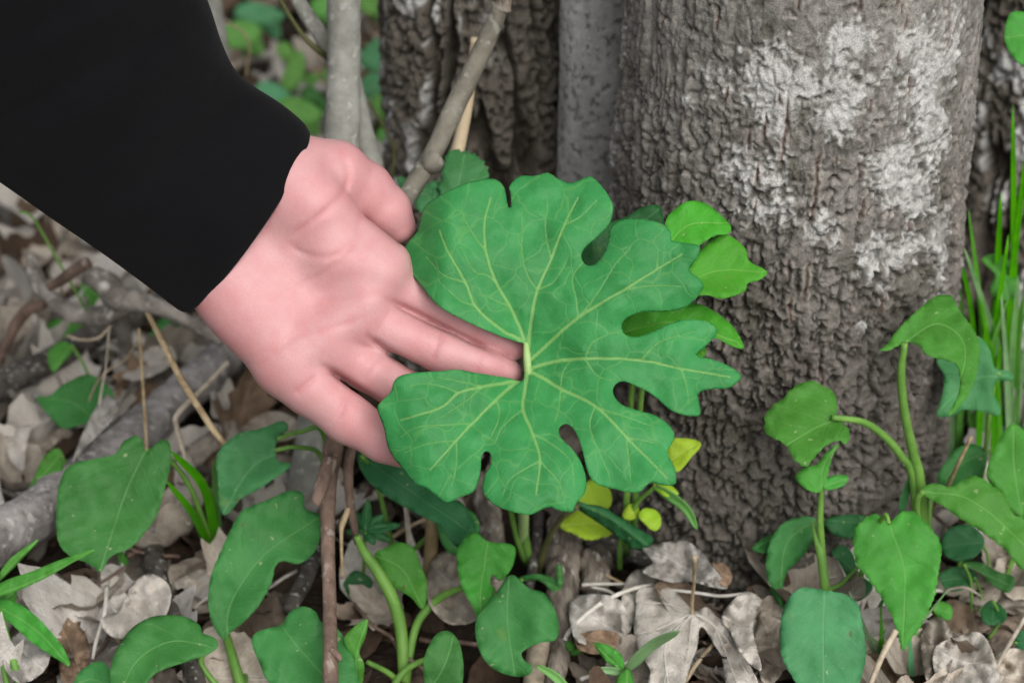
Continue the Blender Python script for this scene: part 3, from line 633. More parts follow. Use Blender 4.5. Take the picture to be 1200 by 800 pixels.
SECV = [[(558,360),(536,350),(512,326)],[(546,332),(520,322),(500,300)],[(582,332),(570,322),(556,318),(540,290)],[(570,296),(550,268),(540,245)],[(598,360),(575,350),(560,345)],[(630,340),(618,322),(612,292),(612,250)],[(646,304),(640,270),(642,235)],[(662,264),(680,255),(700,235)],[(630,340),(650,330),(668,300)],
    [(678,372),(676,350),(672,325),(690,300)],[(678,372),(700,345),(722,310),(740,290)],[(730,340),(760,335),(800,335)],[(770,316),(772,290)],[(686,420),(694,402),(712,392),(740,384)],[(750,422),(775,400),(815,388)],[(798,432),(805,455),(806,475)],[(686,420),(700,440),(720,446)],
    [(658,456),(660,438),(668,425)],[(658,456),(655,480),(650,495)],[(698,476),(692,500),(705,535),(715,560)],[(698,476),(730,488),(765,500)],[(734,512),(770,520)],[(734,512),(738,545),(740,568)],[(613,480),(590,500),(580,520)],[(624,508),(645,520),(668,540),(672,570)],[(633,540),(600,560),(590,580)],[(633,540),(655,565),(660,585)],
    [(582,468),(585,490),(575,515)],[(554,496),(525,498),(490,500),(470,512)],[(535,516),(535,545),(530,570)],[(535,516),(500,520),(475,530)],[(566,453),(545,470),(515,490)],[(538,460),(505,450),(480,452)],[(566,453),(540,447),(510,442)]]
def make_big():
    base = Z(612, 652, 0)
    root = thing('lobed_plant', 'large round deeply lobed green leaf with pale radiating veins, resting on the hand', 'plant', base)
    o = resample(spline(np.array(BIG), 4, True), 2.4, True); L = np.arange(len(o))*2.4
    o = o+.9*np.stack([fbm(L*.045, L*0, 3, 2)-.5, fbm(L*.045, L*0+9, 3, 5)-.5], 1)*2
    v, f = tri_patch(o, 2.3); vd = np.full(len(v), 99.); relief = np.zeros(len(v))
    for pl in MAINV:
        d, arc, _, Lt = segdist(v, spline(pl, 5)); wd = 1.7*(1-.8*arc/Lt); vd = np.minimum(vd, np.maximum(d-wd, 0)*1.15); relief = np.maximum(relief, np.exp(-(d/9)**2)*(1-.5*arc/Lt))
    for pl in SECV:
        d, arc, _, Lt = segdist(v, spline(pl, 5)); wd = .8*(1-.8*arc/Lt); vd = np.minimum(vd, .75+np.maximum(d-wd, 0)*.8); relief = np.maximum(relief, .55*np.exp(-(d/6)**2)*(1-.6*arc/Lt))
    x, y = v[:, 0]-617, v[:, 1]-432; r = np.hypot(x, y)/200; a = np.arctan2(y, x)
    dep = .953-.000115*y+.00002*x                                                    # leaf plane leans back
    dep += .012*np.exp(-(r/.33)**2)-.012*r*(1-.5*r)                                   # funnel at the stalk, lobes lift
    dep += .004*np.sin(3*a+.6)*r+.003*np.sin(5*a+2.)*r*r
    rim = segdist(v, np.concatenate([o, o[:1]]))[0]
    dep += .0022*np.exp(-rim/9)*sst(.35, .8, r)                                       # margins roll under
    dep += .020*sst(-85, -150, x)*sst(-40, -140, y)                                   # the lobe beside the thumb turns away
    dep += .010*sst(-110, -180, x)*sst(0, 60, y)
    dep += .004*(fbm(v[:, 0]*.018, v[:, 1]*.018, 3, 33)-.5)*2+.0012*(relief-.3)+.0009*(fbm(v[:, 0]*.06, v[:, 1]*.06, 2, 35)-.5)
    m = mesh_np('leaf', P(v[:, 0], v[:, 1], dep), f); f_attr(m, 'vd', vd); uv_attr(m, v/34.)
    thick(obj('leaf', m, M['big'], root), .0005)
    q = spline([(616, 401, .966, 2.5), (617.5, 415, .9635, 4.4), (618.5, 430, .9625, 4.6), (619, 441, .966, 4.4), (618, 460, .985, 6), (616, 540, 1.04, 6), (612, 652, 1.146, 6.5)], 8)
    obj('stalk', tube_mesh(P(q[:, 0], q[:, 1], q[:, 2]), q[:, 3]*q[:, 2]/FPX, 10, .04), plain('pale_stalk', (.26, .42, .15), (.36, .52, .2), 60, .5), root)
make_big()

# ------------------------------------------------------------------ second lobed plant, behind the big leaf
p = thing('lobed_plant', 'bright lime green lobed leaves peeking out behind the big leaf, against the trunk', 'plant', (.06, .89, 0))
L_ = lambda o, md, mt, y, **k: blade('leaf', o, md, M[mt], y=y, parent=p, **k)
L_([(780,260),(790,246),(806,236),(826,238),(842,250),(856,264),(854,274),(838,276),(822,286),(806,296),(780,296)], [(775,300),(806,265),(850,262)], 'lime', .882)
L_([(790,330),(806,318),(822,292),(842,275),(858,278),(874,292),(878,306),(899,318),(890,328),(876,332),(872,342),(846,350),(830,346),(805,345)], [(790,338),(840,318),(894,319)], 'lime', .872, wave=.003)
L_([(690,270),(734,254),(750,244),(770,240),(777,250),(774,270),(740,292),(715,315),(690,322),(675,315),(672,290)], [(690,320),(730,280),(772,246)], 'dark', .905)
L_([(722,380),(740,362),(760,364),(790,358),(818,356),(842,368),(860,384),(872,408),(854,404),(838,396),(814,400),(782,398),(755,404),(732,402)], [(722,392),(790,378),(866,402)], 'lime', .868)
L_([(806,404),(822,402),(828,412),(822,420),(808,414)], [(806,406),(826,414)], 'lime', .872)
tube('stalk', [(775, 300, .885, 3), (745, 420, .89, 4), (735, 560, .90, 4), (735, 650, .915, 4)], M['stem'], p)
tube('stalk', [(790, 338, .876, 2.5), (755, 430, .885, 3.5), (742, 640, .91, 4)], M['stem'], p)
# yellow seedling under the big leaf
p = thing('yellow_seedling', 'yellow green seedling with small rounded leaves below the big leaf', 'plant', Z(728, 655))
L_([(674,590),(680,573),(695,561),(714,572),(716,592),(700,602),(684,600)], [(704,602),(696,585),(690,566)], 'yellow', .925)
L_([(655,616),(672,600),(690,597),(710,610),(724,621),(704,630),(686,632),(670,624)], [(722,618),(690,614),(658,616)], 'yellow', .915, saw=2)
L_([(729,605),(736,591),(746,591),(750,602),(740,609)], [(748,605),(732,598)], 'yellow', .897)
L_([(748,604),(756,595),(771,599),(775,613),(768,622),(757,615)], [(748,605),(771,618)], 'yellow', .89)
L_([(780,518),(798,513),(822,519),(810,536),(794,553),(785,541)], [(782,545),(800,530),(820,520)], 'yellow', .885)
L_([(766,566),(780,566),(791,572),(795,580),(778,581)], [(766,568),(793,578)], 'yellow', .887)
tube('stalk', [(726, 668, .915, 3.5), (728, 632, .905, 3.2), (746, 590, .897, 3), (766, 571, .89, 2.5), (784, 545, .887, 2)], M['stem'], p)
tube('stalk', [(728, 634, .905, 2.5), (735, 612, .90, 2), (748, 604, .895, 1.6)], M['stem'], p)
ribbon('blade', [(768, 570, .888), (802, 594, .88), (817, 620, .872)], 11, M['grass'], p)
# toothed leaf by the leaning twig
p = thing('toothed_seedling', 'blue green toothed leaf beside the leaning twig, above the big leaf', 'plant', (-.03, 1.05, 0))
L_([(516,208),(526,178),(541,177),(552,180),(564,186),(573,201),(568,214),(560,232),(530,236),(515,224)], [(535,236),(540,205),(545,180)], 'blue', .99, saw=5, sawl=9, step=5)
L_([(486,240),(495,219),(512,212),(520,223),(515,240),(500,252)], [(512,246),(500,228)], 'blue', .985, saw=3, sawl=7, step=5)
L_([(465,207),(480,210),(486,217),(472,223)], [(484,222),(468,210)], 'blue', .99, saw=2, sawl=6, step=4)
tube('stalk', [(530, 238, .99, 2), (525, 320, 1.0, 2.2), (520, 470, 1.03, 2.5)], M['stem'], p)

# ------------------------------------------------------------------ left-hand plants
p = thing('narrow_leaf_plant', 'lily-like plant with narrow pointed blades in front of the grey log', 'plant', Z(30, 830))
L_([(-25,706),(0,683),(40,668),(75,654),(112,643),(85,659),(55,676),(25,690),(0,699)], [(-25,704),(40,680),(112,643)], 'light', .835, tilt=.7)
L_([(-15,700),(15,704),(37,717),(57,737),(75,760),(82,780),(67,772),(37,752),(15,732),(-8,716)], [(-15,705),(40,735),(82,780)], 'light', .825, bow=-.01, tilt=.7)
L_([(-6,685),(5,662),(22,646),(46,631),(32,648),(15,666)], [(-6,684),(20,655),(46,631)], 'light', .85, tilt=.6)
L_([(0,700),(8,690),(19,690),(18,705),(8,712)], [(2,706),(18,692)], 'light', .84)
tube('stalk', [(-12, 702, .83, 3), (0, 722, .825, 4), (12, 762, .815, 4.5), (26, 812, .80, 5), (30, 835, .795, 5)], M['stem'], p)
tube('stalk', [(-6, 755, .82, 3), (4, 780, .81, 3.5), (14, 835, .795, 4)], M['stem'], p)

p = thing('heart_leaf_plant', 'big hanging heart-shaped green leaf in front of the grey log', 'plant', Z(256, 668))
L_([(66,597),(70,565),(82,545),(112,537),(135,532),(145,517),(160,510),(167,517),(171,530),(184,518),(195,515),(200,525),(199,550),(192,575),(185,600),(175,617),(155,640),(130,652),(118,670),(107,662),(78,648),(67,630)], [(170,529),(145,585),(118,668)], 'mid', .88, tilt=.6, fold=.15, bow=-.012, saw=1.2, sawl=9)
ribbon('blade', [(256, 662, .925), (241, 575, .915), (200, 528, .90)], 12, M['grass'], p)
ribbon('blade', [(253, 666, .925), (230, 608, .91), (194, 562, .895)], 10, M['grass'], p)
ribbon('blade', [(258, 662, .925), (254, 595, .92), (250, 538, .915)], 9, M['grass'], p)
tube('stalk', [(170, 529, .895, 2.5), (190, 530, .905, 3), (225, 575, .915, 3.2), (256, 668, .92, 4)], M['stem'], p)

p = thing('broad_leaf_clump', 'clump of long broad leaves rising left of the reddish upright twig', 'plant', Z(284, 806))
L_([(262,750),(248,728),(244,705),(247,675),(259,645),(268,626),(283,599),(310,587),(337,575),(355,578),(358,596),(374,603),(376,620),(370,644),(352,660),(331,657),(322,665),(319,680),(307,704),(286,728),(268,742)], [(265,748),(272,705),(310,650),(374,606)], 'mid', .85, tilt=.7, fold=.22, saw=1.2, sawl=10, bow=.012)
L_([(129,797),(132,772),(145,747),(162,730),(185,721),(215,722),(234,732),(237,741),(252,747),(255,757),(242,767),(212,777),(185,787),(172,800),(160,815),(138,818)], [(246,757),(200,752),(160,775),(140,814)], 'mid', .80, tilt=1., fold=.2)
L_([(86,803),(95,785),(117,774),(129,785),(131,803),(118,820),(95,820)], [(132,806),(110,796),(92,800)], 'mid', .795)
L_([(295,752),(301,740),(322,734),(331,731),(340,716),(355,710),(370,716),(376,728),(394,734),(412,764),(418,788),(418,809),(370,820),(319,802),(304,776)], [(330,734),(360,770),(405,818)], 'mid', .803, tilt=.8, fold=.12)
L_([(431,725),(428,746),(421,764),(427,779),(423,805),(417,790),(413,770),(403,749),(415,734)], [(420,800),(418,765),(430,727)], 'light', .805, tilt=.4)
tube('stalk', [(265, 744, .845, 5), (274, 775, .83, 6), (284, 808, .82, 7)], M['stem'], p)
tube('stalk', [(244, 757, .825, 3), (236, 778, .822, 3.6), (262, 812, .815, 4)], M['stem'], p)
tube('stalk', [(332, 732, .85, 3), (318, 745, .86, 3), (292, 770, .85, 3.5), (286, 806, .82, 4)], M['stem'], p)
tube('stalk', [(421, 800, .83, 2.5), (420, 830, .82, 3)], M['stem'], p)

p = thing('shaded_leaf_plant', 'blue green lobed leaf on arching stalks below the little finger', 'plant', Z(380, 640))
L_([(255,532),(275,510),(305,502),(331,493),(338,502),(325,515),(323,527),(326,540),(342,544),(324,559),(301,574),(282,585),(267,602),(258,598),(255,562)], [(328,530),(295,548),(262,600)], 'blue', .90, tilt=.8, saw=1.5)
tube('stalk', [(323, 527, .905, 2.6), (350, 524, .91, 2.8), (378, 540, .925, 3), (382, 640, .94, 3)], M['stem'], p)
tube('stalk', [(325, 514, .905, 2.6), (352, 506, .915, 2.8), (380, 512, .925, 3), (388, 640, .94, 3)], M['stem'], p)

for (o_, md, mt, y_, lab, st) in [
    ([(42,466),(57,464),(75,450),(100,439),(117,444),(132,459),(132,475),(120,482),(110,495),(97,497),(75,502),(62,492)], [(110,492),(85,472),(44,466)], 'mid', 1.02, 'broad seedling leaf lying against the grey log below the black sleeve', [(110,492,1.02,2),(114,506,1.03,2.5),(112,522,1.045,3)]),
    ([(56,415),(67,402),(80,401),(85,412),(75,423),(62,436)], [(84,404),(62,434)], 'light', 1.06, 'small single leaf on a thin stalk by the dark branch', [(84,404,1.06,1.6),(95,422,1.06,1.6),(103,440,1.06,1.6),(110,480,1.08,1.6)]),
    ([(33,577),(40,560),(50,537),(65,525),(73,530),(73,550),(57,567)], [(72,532),(36,574)], 'light', .96, 'small bright leaf tucked behind the low end of the grey log', [(72,532,.96,1.6),(85,560,.97,1.8),(84,600,.975,2)]),
    ([(45,386),(65,374),(82,377),(96,380),(82,392),(62,399)], [(96,380),(47,388)], 'light', 1.15, 'small green leaf under the knotted driftwood', [(96,380,1.15,1.5),(106,395,1.16,1.5),(106,412,1.16,1.5)]),
    ([(92,342),(100,324),(106,338),(121,350),(108,361),(95,357)], [(106,358),(100,328)], 'light', 1.2, 'small leaf showing through the knotted driftwood', [(106,358,1.2,1.5),(108,385,1.2,1.5)]),
    ([(198,380),(220,386),(234,398),(220,408),(200,398)], [(200,384),(232,400)], 'mid', 1.14, 'shaded leaf below the cuff, near the wrist', [(200,384,1.14,1.5),(196,405,1.15,1.5)]),
    ([(176,391),(190,373),(201,376),(196,392),(185,402)], [(186,402),(196,376)], 'mid', 1.15, 'small leaf in the gap between driftwood and cuff', [(186,402,1.15,1.5),(188,415,1.15,1.5)]),
    ([(400,689),(408,675),(418,668),(436,679),(433,695),(421,705),(406,698)], [(433,684),(404,690)], 'dark', .90, 'small dark round leaf behind the reddish twig', [(430,684,.9,1.4),(440,700,.9,1.4)]),
    ([(1150,304),(1169,297),(1185,309),(1182,324),(1194,328),(1191,347),(1169,353),(1160,338),(1166,322)], [(1152,302),(1175,325),(1182,350)], 'light', 1.02, 'pale lobed leaf among the tall grass blades', [(1178,335,1.02,1.5),(1174,420,1.03,1.8),(1170,540,1.04,2)]),
    ([(1180,24),(1188,14),(1210,18),(1225,40),(1215,85),(1200,78),(1186,66),(1177,46)], [(1222,40),(1180,44)], 'light', 1.0, 'green leaf high up beside the dark rough trunk', [(1220,42,1.0,2),(1240,160,1.0,2.2),(1245,560,1.01,3)]),
    ([(139,645),(147,650),(150,660),(143,664),(138,655)], [(140,663),(146,648)], 'light', .92, 'tiny green leaf below the hanging heart-shaped leaf', [(141,664,.92,1),(143,680,.92,1)]),
    ([(140,686),(148,682),(152,692),(150,702),(141,700)], [(146,702),(146,684)], 'light', .905, 'tiny round leaf beside the pale curling rootlet', [(146,702,.9,1),(147,712,.89,1)])]:
    last = st[-1]; p = thing('seedling', lab, 'plant', Z(last[0], last[1]))
    L_(o_, md, mt, y_, step=5, wave=.003); tube('stalk', st, M['stem'], p)

# ------------------------------------------------------------------ plants under the leaf
p = thing('hairy_stem_plant', 'plant with hairy arching stems and heart-shaped leaves in front of the rotting wood', 'plant', Z(474, 795))
L_([(439,648),(451,642),(466,635),(484,641),(493,662),(501,685),(496,714),(481,699),(460,686),(445,664)], [(440,650),(472,668),(496,712)], 'light', .865, tilt=.7)
L_([(555,623),(572,634),(602,639),(602,659),(596,671),(586,680),(578,673),(574,683),(580,690),(575,707),(564,734),(555,713),(542,689),(536,665),(537,641)], [(572,635),(564,690),(564,733)], 'light', .842, tilt=.5, fold=.2, step=5, bow=-.008)
L_([(599,673),(620,689),(638,695),(651,716),(655,737),(650,750),(635,752),(620,758),(611,765),(615,774),(624,780),(620,790),(602,792),(578,783),(563,765),(557,741),(560,722),(581,695)], [(597,678),(595,730),(604,788)], 'mid', .812, tilt=.7, fold=.1)
L_([(496,787),(499,764),(511,743),(526,739),(538,752),(543,776),(542,800),(536,820),(505,822)], [(500,815),(522,778),(532,746)], 'mid', .787, tilt=.7)
tube('stalk', [(418, 628, .865, 4), (426, 645, .865, 5.5), (442, 668, .86, 7), (460, 701, .852, 7.5), (470, 740, .845, 7.5), (474, 798, .83, 7)], M['stem'], p); hairs([(418, 628, .865, 4), (426, 645, .865, 5.5), (442, 668, .86, 7), (460, 701, .852, 7.5), (470, 740, .845, 7.5), (474, 798, .83, 7)], p)
tube('stalk', [(550, 690, .845, 3), (538, 690, .85, 4), (514, 701, .855, 5), (490, 728, .85, 5), (480, 767, .84, 5), (476, 800, .83, 5)], M['stem'], p)
tube('stalk', [(500, 772, .83, 3.5), (484, 779, .83, 4), (470, 790, .825, 4.2), (455, 815, .82, 4.5)], M['stem'], p)
tube('stalk', [(430, 775, .835, 3), (452, 786, .83, 3.5), (468, 798, .825, 4)], M['stem'], p)
p = thing('shaded_leaf_plant', 'dark broad leaf hidden under the lower lobe of the big leaf', 'plant', Z(470, 650))
L_([(419,540),(421,524),(440,518),(470,530),(500,560),(520,580),(540,588),(551,604),(559,621),(550,628),(536,641),(522,625),(512,614),(482,598),(454,582),(430,562)], [(424,534),(480,575),(548,622)], 'dark', .885, tilt=.8, fold=.15)
L_([(512,600),(535,592),(556,602),(562,622),(545,640),(530,650),(516,632)], [(515,604),(535,642)], 'mid', .90, tilt=.5)
tube('stalk', [(424, 534, .89, 3), (440, 560, .91, 3), (462, 650, .93, 3.5)], M['stem'], p)
tube('stalk', [(520, 606, .90, 2.5), (500, 630, .92, 3), (475, 652, .93, 3)], M['stem'], p)
p = thing('feathery_seedling', 'dark seedling with narrow spreading leaflets beside the reddish twig', 'plant', Z(424, 675))
for a_, l_ in ((-85, 34), (-40, 26), (-8, 38), (25, 30), (60, 20), (-120, 24), (-150, 22), (170, 20)):
    o_, md = oval(428+math.cos(math.radians(a_))*l_*.55, 620+math.sin(math.radians(a_))*l_*.5, l_*.55, 6, a_); L_(o_, md, 'dark', .885, step=4, wave=.003)
tube('stalk', [(428, 620, .885, 2), (426, 678, .905, 2)], M['stem'], p)
p = thing('curled_leaf_plant', 'dark rolled-up young leaf on a bent brownish stalk, under the big leaf', 'plant', Z(632, 672))
L_([(672,584),(686,590),(707,594),(725,605),(746,618),(765,630),(760,640),(749,645),(731,634),(710,618),(686,602),(676,594)], [(674,588),(715,606),(758,638)], 'dark', .89, tilt=.3, fold=-1.6, step=4, wave=.003)
tube('stalk', [(676, 592, .89, 4.2), (664, 600, .895, 3.6), (650, 618, .905, 3.6), (637, 645, .915, 4), (632, 675, .92, 4.5)], M['stem_red'], p)
p = thing('green_shoot', 'pair of straight fuzzy green stalks below the big leaf', 'plant', Z(620, 660))
tube('stalk', [(590, 560, .90, 3.5), (599, 599, .91, 3.6), (606, 630, .918, 4), (617, 660, .926, 4.5)], M['stem'], p)
tube('stalk', [(604, 560, .90, 4.5), (611, 602, .91, 5), (616, 635, .92, 5.4), (621, 662, .926, 5.4)], M['stem'], p); hairs([(604, 560, .90, 4.5), (611, 602, .91, 5), (616, 635, .92, 5.4), (621, 662, .926, 5.4)], p)
p = thing('arching_seedling', 'narrow arching leaf leaning over the rotting wood', 'plant', Z(612, 700))
L_([(609,676),(629,672),(650,678),(661,690),(674,709),(657,708),(648,694),(632,680),(612,680)], [(610,678),(645,684),(672,707)], 'mid', .885, step=4, tilt=.5)
L_([(652,664),(658,662),(660,682),(654,684)], [(656,664),(657,682)], 'mid', .885, step=4)
tube('stalk', [(612, 678, .885, 2.4), (606, 690, .885, 2.4), (608, 706, .885, 2.4)], M['stem'], p)
p = thing('sprouting_seedling', 'fresh three-bladed seedling in front of the dead maple-like leaf', 'plant', Z(732, 812))
L_([(696,753),(716,757),(730,770),(729,785),(710,774)], [(728,784),(698,754)], 'light', .808, step=4, tilt=.5)
L_([(722,798),(735,783),(743,798),(742,815),(728,818)], [(735,785),(735,815)], 'light', .795, step=4)
ribbon('blade', [(733, 786, .808), (764, 756, .805), (797, 739, .80)], 13, M['grass'], p)
ribbon('blade', [(730, 788, .805), (712, 785, .802), (690, 786, .80)], 9, M['grass'], p)
tube('stalk', [(732, 784, .83, 2.5), (732, 815, .82, 2.8)], M['stem'], p)
p = thing('grass_tuft', 'single fresh grass blade at the foot of the rotting wood', 'grass', Z(668, 812))
ribbon('blade', [(668, 812, .80), (650, 792, .806), (628, 779, .81)], 11, M['grass'], p)
p = thing('seedling', 'tiny three-leaved seedling between rotting wood and brown dead leaf', 'plant', Z(666, 775))
for (cx, cy, a, b_, an) in ((661, 767, 8, 5, 180), (668, 756, 7, 5, 250), (676, 763, 7, 4, -20)):
    o_, md = oval(cx, cy, a, b_, an); L_(o_, md, 'light', .842, step=4, wave=.002)
tube('stalk', [(667, 762, .842, 1.2), (666, 778, .842, 1.3)], M['stem'], p)

# ------------------------------------------------------------------ right-hand plants
p = thing('tall_broad_plant', 'tall broad-leaved plant with a drooping top leaf beside the trunk', 'plant', Z(1082, 700))
blade('leaf', [(1031,410),(1040,402),(1052,386),(1070,368),(1091,350),(1106,345),(1118,350),(1125,365),(1139,383),(1148,404),(1146,431),(1137,458),(1121,480),(1111,486),(1124,458),(1122,431),(1112,423),(1088,417),(1076,405),(1064,401),(1052,405),(1040,411)], [(1060,402),(1100,380),(1132,410),(1114,483)], M['light'], y=.885, parent=p, tilt=1.2, fold=.2, saw=1.4, sawl=9, step=5)
L_([(1097,422),(1106,440),(1104,464),(1097,486),(1112,488),(1130,480),(1151,482),(1170,487),(1172,476),(1164,461),(1169,446),(1186,446),(1184,435),(1166,431),(1160,410),(1148,395),(1130,395),(1112,405)], [(1178,440),(1140,445),(1100,482)], 'blue', .93, tilt=.7, fold=.1)
L_([(896,500),(899,482),(917,467),(932,452),(950,446),(965,452),(978,461),(981,476),(981,488),(992,500),(996,509),(992,521),(983,516),(965,524),(950,542),(941,547),(929,536),(920,521),(899,509)], [(984,491),(955,502),(922,522)], 'light', .875, tilt=1.2, fold=.15, saw=2.5, sawl=11)
L_([(1080,572),(1094,566),(1115,570),(1136,558),(1152,561),(1175,579),(1188,602),(1201,608),(1222,631),(1235,672),(1198,667),(1178,644),(1152,624),(1126,608),(1104,592),(1084,581)], [(1082,575),(1145,590),(1232,668)], 'light', .865, tilt=.8, fold=.2, saw=1.3, sawl=9)
L_([(1187,496),(1166,524),(1157,548),(1158,563),(1175,580),(1190,602),(1215,612),(1232,570),(1210,520)], [(1200,612),(1190,560),(1188,500)], 'light', .90, tilt=.7, fold=.15)
L_([(1098,560),(1112,536),(1124,524),(1142,520),(1156,530),(1154,550),(1142,562),(1112,574)], [(1098,570),(1125,545),(1152,532)], 'mid', .925, tilt=.8)
tube('stalk', [(1060, 402, .885, 4), (1056, 440, .885, 5), (1061, 488, .885, 5.4), (1070, 530, .89, 6), (1078, 570, .892, 7), (1083, 700, .893, 8)], M['stem'], p); hairs([(1060, 402, .885, 4), (1056, 440, .885, 5), (1061, 488, .885, 5.4), (1070, 530, .89, 6), (1078, 570, .892, 7), (1083, 700, .893, 8)], p)
tube('stalk', [(975, 489, .875, 3.4), (1010, 494, .88, 4.2), (1034, 509, .885, 4.5), (1055, 533, .888, 5), (1070, 565, .892, 5), (1078, 695, .893, 5)], M['stem'], p); hairs([(975, 489, .875, 3.4), (1010, 494, .88, 4.2), (1034, 509, .885, 4.5), (1055, 533, .888, 5), (1070, 565, .892, 5), (1078, 695, .893, 5)], p)
tube('stalk', [(1178, 440, .93, 2), (1166, 440, .93, 3), (1160, 480, .93, 3), (1150, 560, .93, 3), (1120, 680, .91, 3.5)], M['stem'], p)
tube('stalk', [(1098, 572, .925, 2.5), (1090, 590, .92, 3), (1086, 695, .895, 3.5)], M['stem'], p)
tube('stalk', [(1082, 575, .867, 3.5), (1074, 590, .87, 4), (1078, 640, .885, 4.5), (1082, 700, .893, 5)], M['stem'], p)
tube('stalk', [(1200, 610, .90, 2.5), (1192, 640, .905, 3), (1170, 700, .90, 3.5)], M['stem'], p)

p = thing('broad_leaf_plant', 'low plant with two broad oval leaves right of the dead maple-like leaf', 'plant', Z(968, 735))
L_([(914,748),(917,715),(928,696),(941,688),(966,691),(990,696),(1006,709),(1011,735),(1015,764),(1011,787),(1003,812),(983,830),(951,827),(935,803),(918,774)], [(966,692),(965,750),(966,828)], 'blue', .80, tilt=.7, fold=.1, saw=1.3, sawl=12)
L_([(1000,634),(1003,618),(1019,603),(1032,605),(1042,613),(1055,600),(1071,600),(1087,615),(1100,631),(1103,647),(1100,670),(1094,702),(1081,728),(1068,748),(1058,763),(1053,748),(1045,722),(1026,690),(1013,673),(1003,660)], [(1042,613),(1060,670),(1058,760)], 'light', .84, tilt=.75, fold=.18, saw=2.6, sawl=9, bow=-.006)
L_([(951,605),(957,615),(951,637),(935,657),(922,670),(917,690),(918,713),(905,696),(899,677),(898,654),(905,628),(918,613),(935,606)], [(953,611),(920,640),(914,705)], 'mid', .88, tilt=.6, fold=.2, saw=1.)
L_([(881,643),(893,631),(906,627),(905,640),(897,648)], [(905,632),(884,642)], 'mid', .89, step=5)
L_([(967,608),(990,603),(1013,605),(1003,628),(983,629),(970,619)], [(968,610),(1008,612)], 'dark', .89)
L_([(974,647),(987,638),(1000,650),(1006,670),(1023,688),(1005,704),(997,684),(983,658)], [(976,648),(1000,668),(1012,696)], 'dark', .878)
L_([(984,519),(975,536),(970,556),(961,576),(945,573),(932,560),(940,549),(958,543),(968,530)], [(962,573),(966,545),(982,520)], 'light', .87, step=5, fold=.1)
L_([(964,562),(983,556),(994,559),(988,569),(968,574)], [(964,570),(992,562)], 'light', .87, step=4)
tube('stalk', [(963, 568, .87, 3), (961, 605, .87, 4), (963, 637, .868, 4.2), (967, 692, .86, 4.8), (968, 738, .865, 5)], M['stem'], p); hairs([(963, 568, .87, 3), (961, 605, .87, 4), (963, 637, .868, 4.2), (967, 692, .86, 4.8), (968, 738, .865, 5)], p)
tube('stalk', [(952, 612, .875, 2), (958, 632, .87, 5), (963, 655, .865, 5.5), (967, 690, .86, 5.5), (969, 738, .865, 5)], M['stem'], p); hairs([(952, 612, .875, 2), (958, 632, .87, 5), (963, 655, .865, 5.5), (967, 690, .86, 5.5), (969, 738, .865, 5)], p)
tube('stalk', [(1042, 613, .842, 2.5), (1036, 604, .85, 3), (1020, 640, .865, 3.2), (990, 735, .87, 4)], M['stem'], p)
tube('stalk', [(1010, 660, .875, 2), (985, 684, .868, 3), (968, 692, .862, 3.5)], M['stem'], p)

p = thing('round_leaf_seedlings', 'cluster of small round dark leaves beneath the tall broad-leaved plant', 'plant', Z(1150, 720))
for o_, md, mt, y_ in [([(1104,631),(1114,618),(1136,615),(1152,628),(1152,641),(1140,654),(1120,657),(1105,647)], [(1150,636),(1106,640)], 'dark', .895), ([(1101,674),(1117,664),(1140,668),(1144,680),(1127,691),(1110,691)], [(1142,676),(1104,680)], 'dark', .882),
    ([(1127,660),(1146,658),(1169,669),(1189,677),(1182,694),(1166,687),(1149,671)], [(1130,661),(1184,686)], 'mid', .875), ([(1149,716),(1162,703),(1179,716),(1176,729),(1156,732)], [(1164,704),(1164,730)], 'dark', .865),
    ([(1188,750),(1198,738),(1215,745),(1210,765),(1195,762)], [(1190,752),(1212,755)], 'dark', .85), ([(1092,712),(1104,704),(1116,712),(1113,726),(1100,722)], [(1094,712),(1113,718)], 'light', .865)]:
    L_(o_, md, mt, y_, step=5, wave=.003)
for x0, y0, yy in ((1150, 636, .895), (1142, 676, .882), (1130, 661, .875), (1164, 704, .865), (1190, 752, .85), (1094, 712, .865)):
    tube('stalk', [(x0, y0, yy, 1.8), (x0+8, y0+22, yy+.004, 1.8), (1150+(x0-1150)*.6, max(y0+44, 722), yy+.002, 2)], M['stem'], p)

GRP = 'grass blades beside the trunk'
p = thing('grass_tuft', 'tall upright grass tuft between the stout trunk and the dark rough trunk', 'grass', (.25, 1.04, 0))
for q in [[(1185, 545, 1.03), (1188, 330, 1.03), (1187, 122, 1.02)], [(1176, 540, 1.03), (1186, 330, 1.02), (1206, 155, 1.0)], [(1160, 540, 1.03), (1150, 370, 1.02), (1135, 246, 1.0)], [(1170, 545, 1.04), (1168, 360, 1.03), (1173, 226, 1.02)],
          [(1140, 530, 1.02), (1122, 330, 1.0), (1092, 236, .97)], [(1150, 540, 1.02), (1136, 350, 1.0), (1103, 257, .98)], [(1165, 545, 1.03), (1160, 440, 1.02), (1182, 275, 1.0)], [(1190, 540, 1.03), (1172, 420, 1.02), (1130, 290, .99)]]:
    ribbon('blade', q, 9 if q[0][0] > 1160 else 6, M['grass'], p)
for k in range(34):
    x0 = random.uniform(1112, 1225); h_ = random.uniform(90, 250); lean = random.gauss(0, 22); yy = random.uniform(.99, 1.08)
    ribbon('blade', [(x0, 560, yy), (x0+lean*.35, 560-h_*.55, yy-.005), (x0+lean, 560-h_, yy-.015)], random.uniform(4, 9), M['grass'], p)
p = thing('grass_tuft', 'blue green grass blades growing between the two broad oval leaves', 'grass', Z(1030, 790))
ribbon('blade', [(1012, 750, .85), (1024, 726, .86), (1036, 700, .86)], 7, M['blue'], p)
ribbon('blade', [(1056, 600, .895), (1062, 575, .895), (1070, 552, .89)], 9, M['blue'], p)
